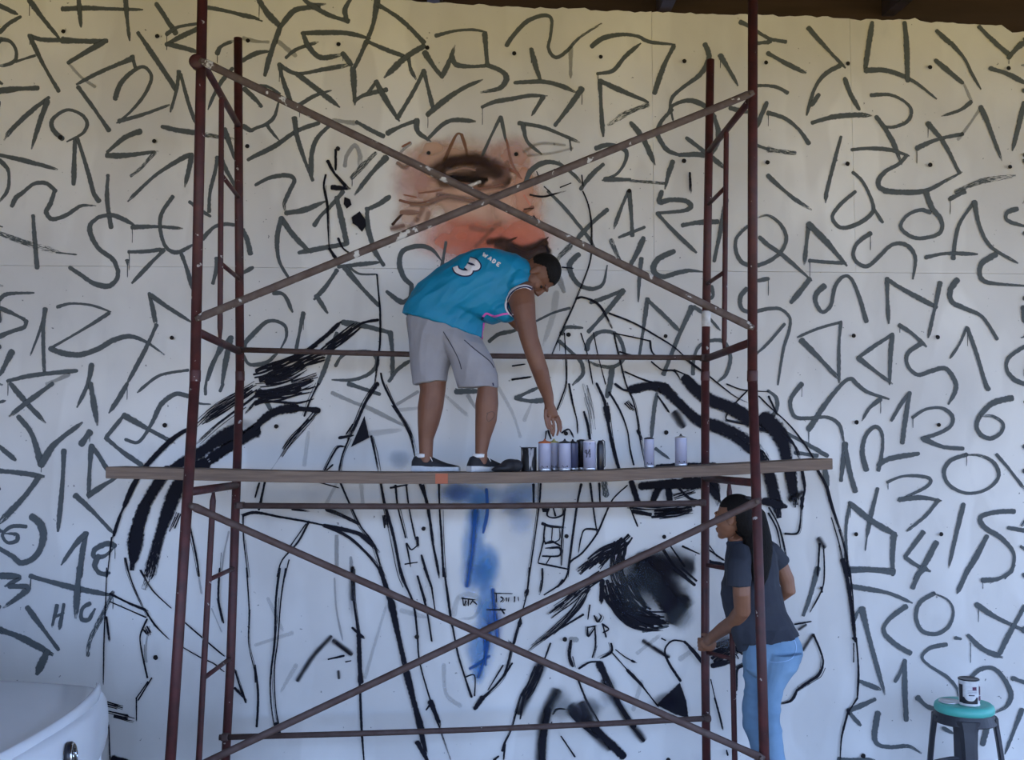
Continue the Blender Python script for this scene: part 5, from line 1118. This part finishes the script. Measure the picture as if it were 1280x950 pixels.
# ---------- woman beside the scaffold
_at = at
def at(px, py, d): return _at(px, py, d + .08 * min(1, max(0, (4.36 - d) / .25)))
wom = empty('person', (at(950, 900, 4.06).x, at(950, 900, 4.06).y, 0)); tag(wom, 'person in dark shirt and light blue jeans gripping a scaffold post, long black hair', 'person')
m = MB(); DW = 4.04
hc = at(917, 647.5, 4.0); TW = frame(hc, (-.02, .02, 1), (-.88, .46, -.10))
head_shapes(m, TW, .97)
m.tube([at(921, 668, 4.02), at(925, 680, 4.04), at(932, 700, 4.05)], [.052, .050, .075], 14)
SHIRT = [(908, 683, 966, 681, DW, .075), (907, 694, 970, 692, DW, .105), (906, 715, 972, 712, DW, .125), (902, 732, 974, 730, DW, .13), (900, 742, 977, 745, DW, .13), (906, 764, 985, 768, DW, .12), (911, 782, 993, 784, DW, .125), (919, 803, 999.5, 792.5, DW, .158)]
body_loft(m, [inset(r, .84) for r in SHIRT[:-1]])
body_loft(m, [(932, 790, 984, 788, DW, .09), (940, 818, 990, 815, DW, .10), (940, 835, 988, 832, DW, .10)])
# near arm to the post
m.tube([at(926, 694, 3.95), at(926.5, 720, 3.925), at(927, 742, 3.92), at(928, 763, 3.945), at(918, 777, 4.015), at(904, 786, 4.12), at(892, 795, 4.235), at(884, 802, 4.335)], [.050, .047, .0455, .044, .042, .037, .030, .027], 14)
# far arm, elbow out behind
m.tube([at(964, 690, 4.12), at(974, 705, 4.14), at(983, 725, 4.15), at(985.5, 737, 4.15), at(975, 745, 4.20), at(945, 752, 4.24)], [.045, .045, .043, .042, .036, .028], 14)
# hand closed round the rear post
pc = onpost('BR', z=at(880, 806, 4.40).z); up = (onpost('BR', z=1.3) - onpost('BR', z=.5)).normalized()
def around(ang, h, r): return pc + Vector((math.sin(ang) * r, -math.cos(ang) * r, 0)) + up * h
m.ell(tuple(around(.35, 0, .046)), (.040, .022, .042))
m.ell(tuple(around(-.1, .004, .042)), (.036, .018, .036))
for k, (h_, ln, r) in enumerate(((.030, 3.0, .0100), (.011, 3.3, .0104), (-.008, 3.2, .0100), (-.026, 2.8, .0090))):
    m.tube([around(.55 - ln * q / 6, h_ - .010 * q / 6 - .004, .036 if 0 < q < 6 else .035) for q in range(7)], [r * 1.05, r * 1.12, r * 1.1, r * 1.1, r, r * .95, r * .8], 10)
m.tube([around(.5, .030, .044), around(.15, .046, .040), around(-.35, .052, .036), around(-.8, .050, .034)], [.013, .012, .0105, .008], 10)
# lower legs and feet
FR_ = [(936, 958, 4.18), (961, 973, 4.00)]
m.tube([at(955, 820, 4.08), at(948, 890, 4.14), at(958, 985, 4.18), Vector((at(960, 1000, 4.18).x, at(960, 1000, 4.18).y, .06))], [.055, .038, .034, .034], 12)
m.tube([at(972, 820, 4.0), at(962, 890, 3.985), at(970, 985, 4.00), Vector((at(972, 1000, 4.00).x, at(972, 1000, 4.00).y, .06))], [.055, .038, .034, .034], 12)
wm = m.remesh(.0045, 3, .45)
wom_body = link('body', wm, M_skinw, wom, True)
eyes(TW, wom, .97)
# shirt
m = MB(); body_loft(m, SHIRT[:-1]); m.loft([pring(*SHIRT[-2]), pring(*SHIRT[-1])])
m.tube([at(920, 675, 4.03), at(923, 685, 4.03)], [.055, .062], 16)
m.tube([at(932, 674, 4.03), at(935, 686, 4.03)], [.066, .09], 16)
m.tube([at(926, 688, 3.97), at(924.5, 705, 3.925), at(923.5, 722, 3.918), at(923.5, 733, 3.915)], [.056, .062, .063, .065], 16)
m.tube([at(955, 686, 4.10), at(967, 695, 4.13), at(975.5, 706, 4.145)], [.062, .058, .056], 16)
m.loft([pring(912, 780, 940, 782, 4.02, .07), pring(917, 798, 940, 800, 4.02, .06), pring(923, 815, 935, 812, 4.02, .03)])
for v0, v1 in (((940, 745), (990, 785)),):
    pass
shm = m.remesh(.0055, 3); wrinkle(shm, .008, (9, 5, 7), 5.0, (Vector((.8, 0, .6)), Vector((-.6, 0, .8))))
shirt = link('shirt', shm, M_shirt, wom, True)
# jeans
m = MB()
body_loft(m, [(928, 778, 984, 777, DW, .100), (928, 794, 995, 792, DW, .122), (929, 808, 1001, 805, DW, .132), (929, 820, 1003, 817, DW, .142), (931, 834, 997, 831, DW, .132)])
LA = [(929, 818, 975, 818, 4.10, .11), (929, 838, 972, 840, 4.12, .10), (931, 862, 967, 864, 4.14, .088), (927, 890, 962, 892, 4.14, .078), (929, 908, 963, 909, 4.15, .070), (937, 928, 967, 928, 4.17, .066), (945, 955, 972, 955, 4.18, .058), (952, 1000, 974, 1000, 4.18, .05), (954, 1008, 975, 1008, 4.18, .052)]
LB = [(955, 815, 1003, 815, 3.99, .11), (952, 838, 995, 837, 3.98, .10), (949, 860, 978, 860, 3.98, .085), (947, 882, 975, 882, 3.98, .075), (950, 902, 975.5, 902, 3.985, .066), (953, 924, 978.5, 924, 3.99, .064), (956, 950, 981, 950, 4.0, .058), (960, 1000, 983, 1000, 4.0, .05), (961, 1020, 983, 1020, 4.0, .052)]
for L_ in (LA, LB):
    m.loft([pring(*r) for r in L_[::-1]])
jn = m.remesh(.0055, 3); wrinkle(jn, .006, (6, 6, 14), 2.0)
jeans = link('jeans', jn, M_jeans, wom, True)
tq = bvh([jeans]); C5 = lambda x, y: (850 + x / 7.04, 710 + y / 7.04)
M_seam = mat('denim_seam', (.30, .46, .68), .8)
drape('pocket_seam', tq, [C5(990, 600), C5(1020, 680), C5(1010, 760), C5(960, 810), C5(860, 830), C5(790, 825)], .9, M_seam, jeans, .0015)
drape('waist_seam', tq, [C5(790, 590), C5(900, 590), C5(1000, 612)], .9, M_seam, jeans, .0015)
# long hair down the back
h = MB(); h.ell((0, -.016, .034), (.086, .103, .094), TW, 22, 14)
hm = h.mesh('cap'); bm = bmesh.new(); bm.from_mesh(hm); Ti = TW.inverted()
bm.free()
h = MB()
cap = MB(); 
h.ell((0, -.022, .034), (.085, .100, .094), TW, 22, 14); h.ell((0, -.060, -.02), (.075, .065, .085), TW, 20, 12)
body_loft(h, [(921, 640, 956, 640, 4.01, .075), (925, 655, 960, 654, 4.00, .075), (928, 672, 964, 670, 3.985, .07), (931, 690, 966, 688, 3.955, .055), (935, 706, 964, 705, 3.935, .045), (940, 722, 960, 722, 3.93, .03), (946, 734, 954, 734, 3.93, .012)])
hm = h.remesh(.005, 2)
# clear the face
bm = bmesh.new(); bm.from_mesh(hm); dele = []
for v in bm.verts:
    l = Ti @ v.co
    if l.y > -.030 and l.z < .020 and abs(l.x) > .03: dele.append(v)
    elif l.y > .012 and l.z < .058 + max(0, .06 - abs(l.x)) * .15: dele.append(v)
bmesh.ops.delete(bm, geom=dele, context='VERTS'); bm.to_mesh(hm); bm.free()
hr = link('hair', hm, M_hair, wom, True); s = hr.modifiers.new('th', 'SOLIDIFY'); s.thickness = .006; s.offset = -1
hb = at(936.5, 623, 3.955)
MB().tube([hb + Vector((-.022, 0, .004)), hb, hb + Vector((.024, .01, -.006))], [.009, .012, .009], 10).build('hair_clip', M_black, wom, True)
# shoes on the ground
for px, d in ((960, 4.18), (970, 4.0)):
    x = at(px, 1005, d).x; yy = at(px, 1005, d).y
    shoe(Matrix.Translation((x + .07, yy, 0)) @ Matrix.Rotation(math.pi - .25, 4, 'Z'), wom)
at = _at
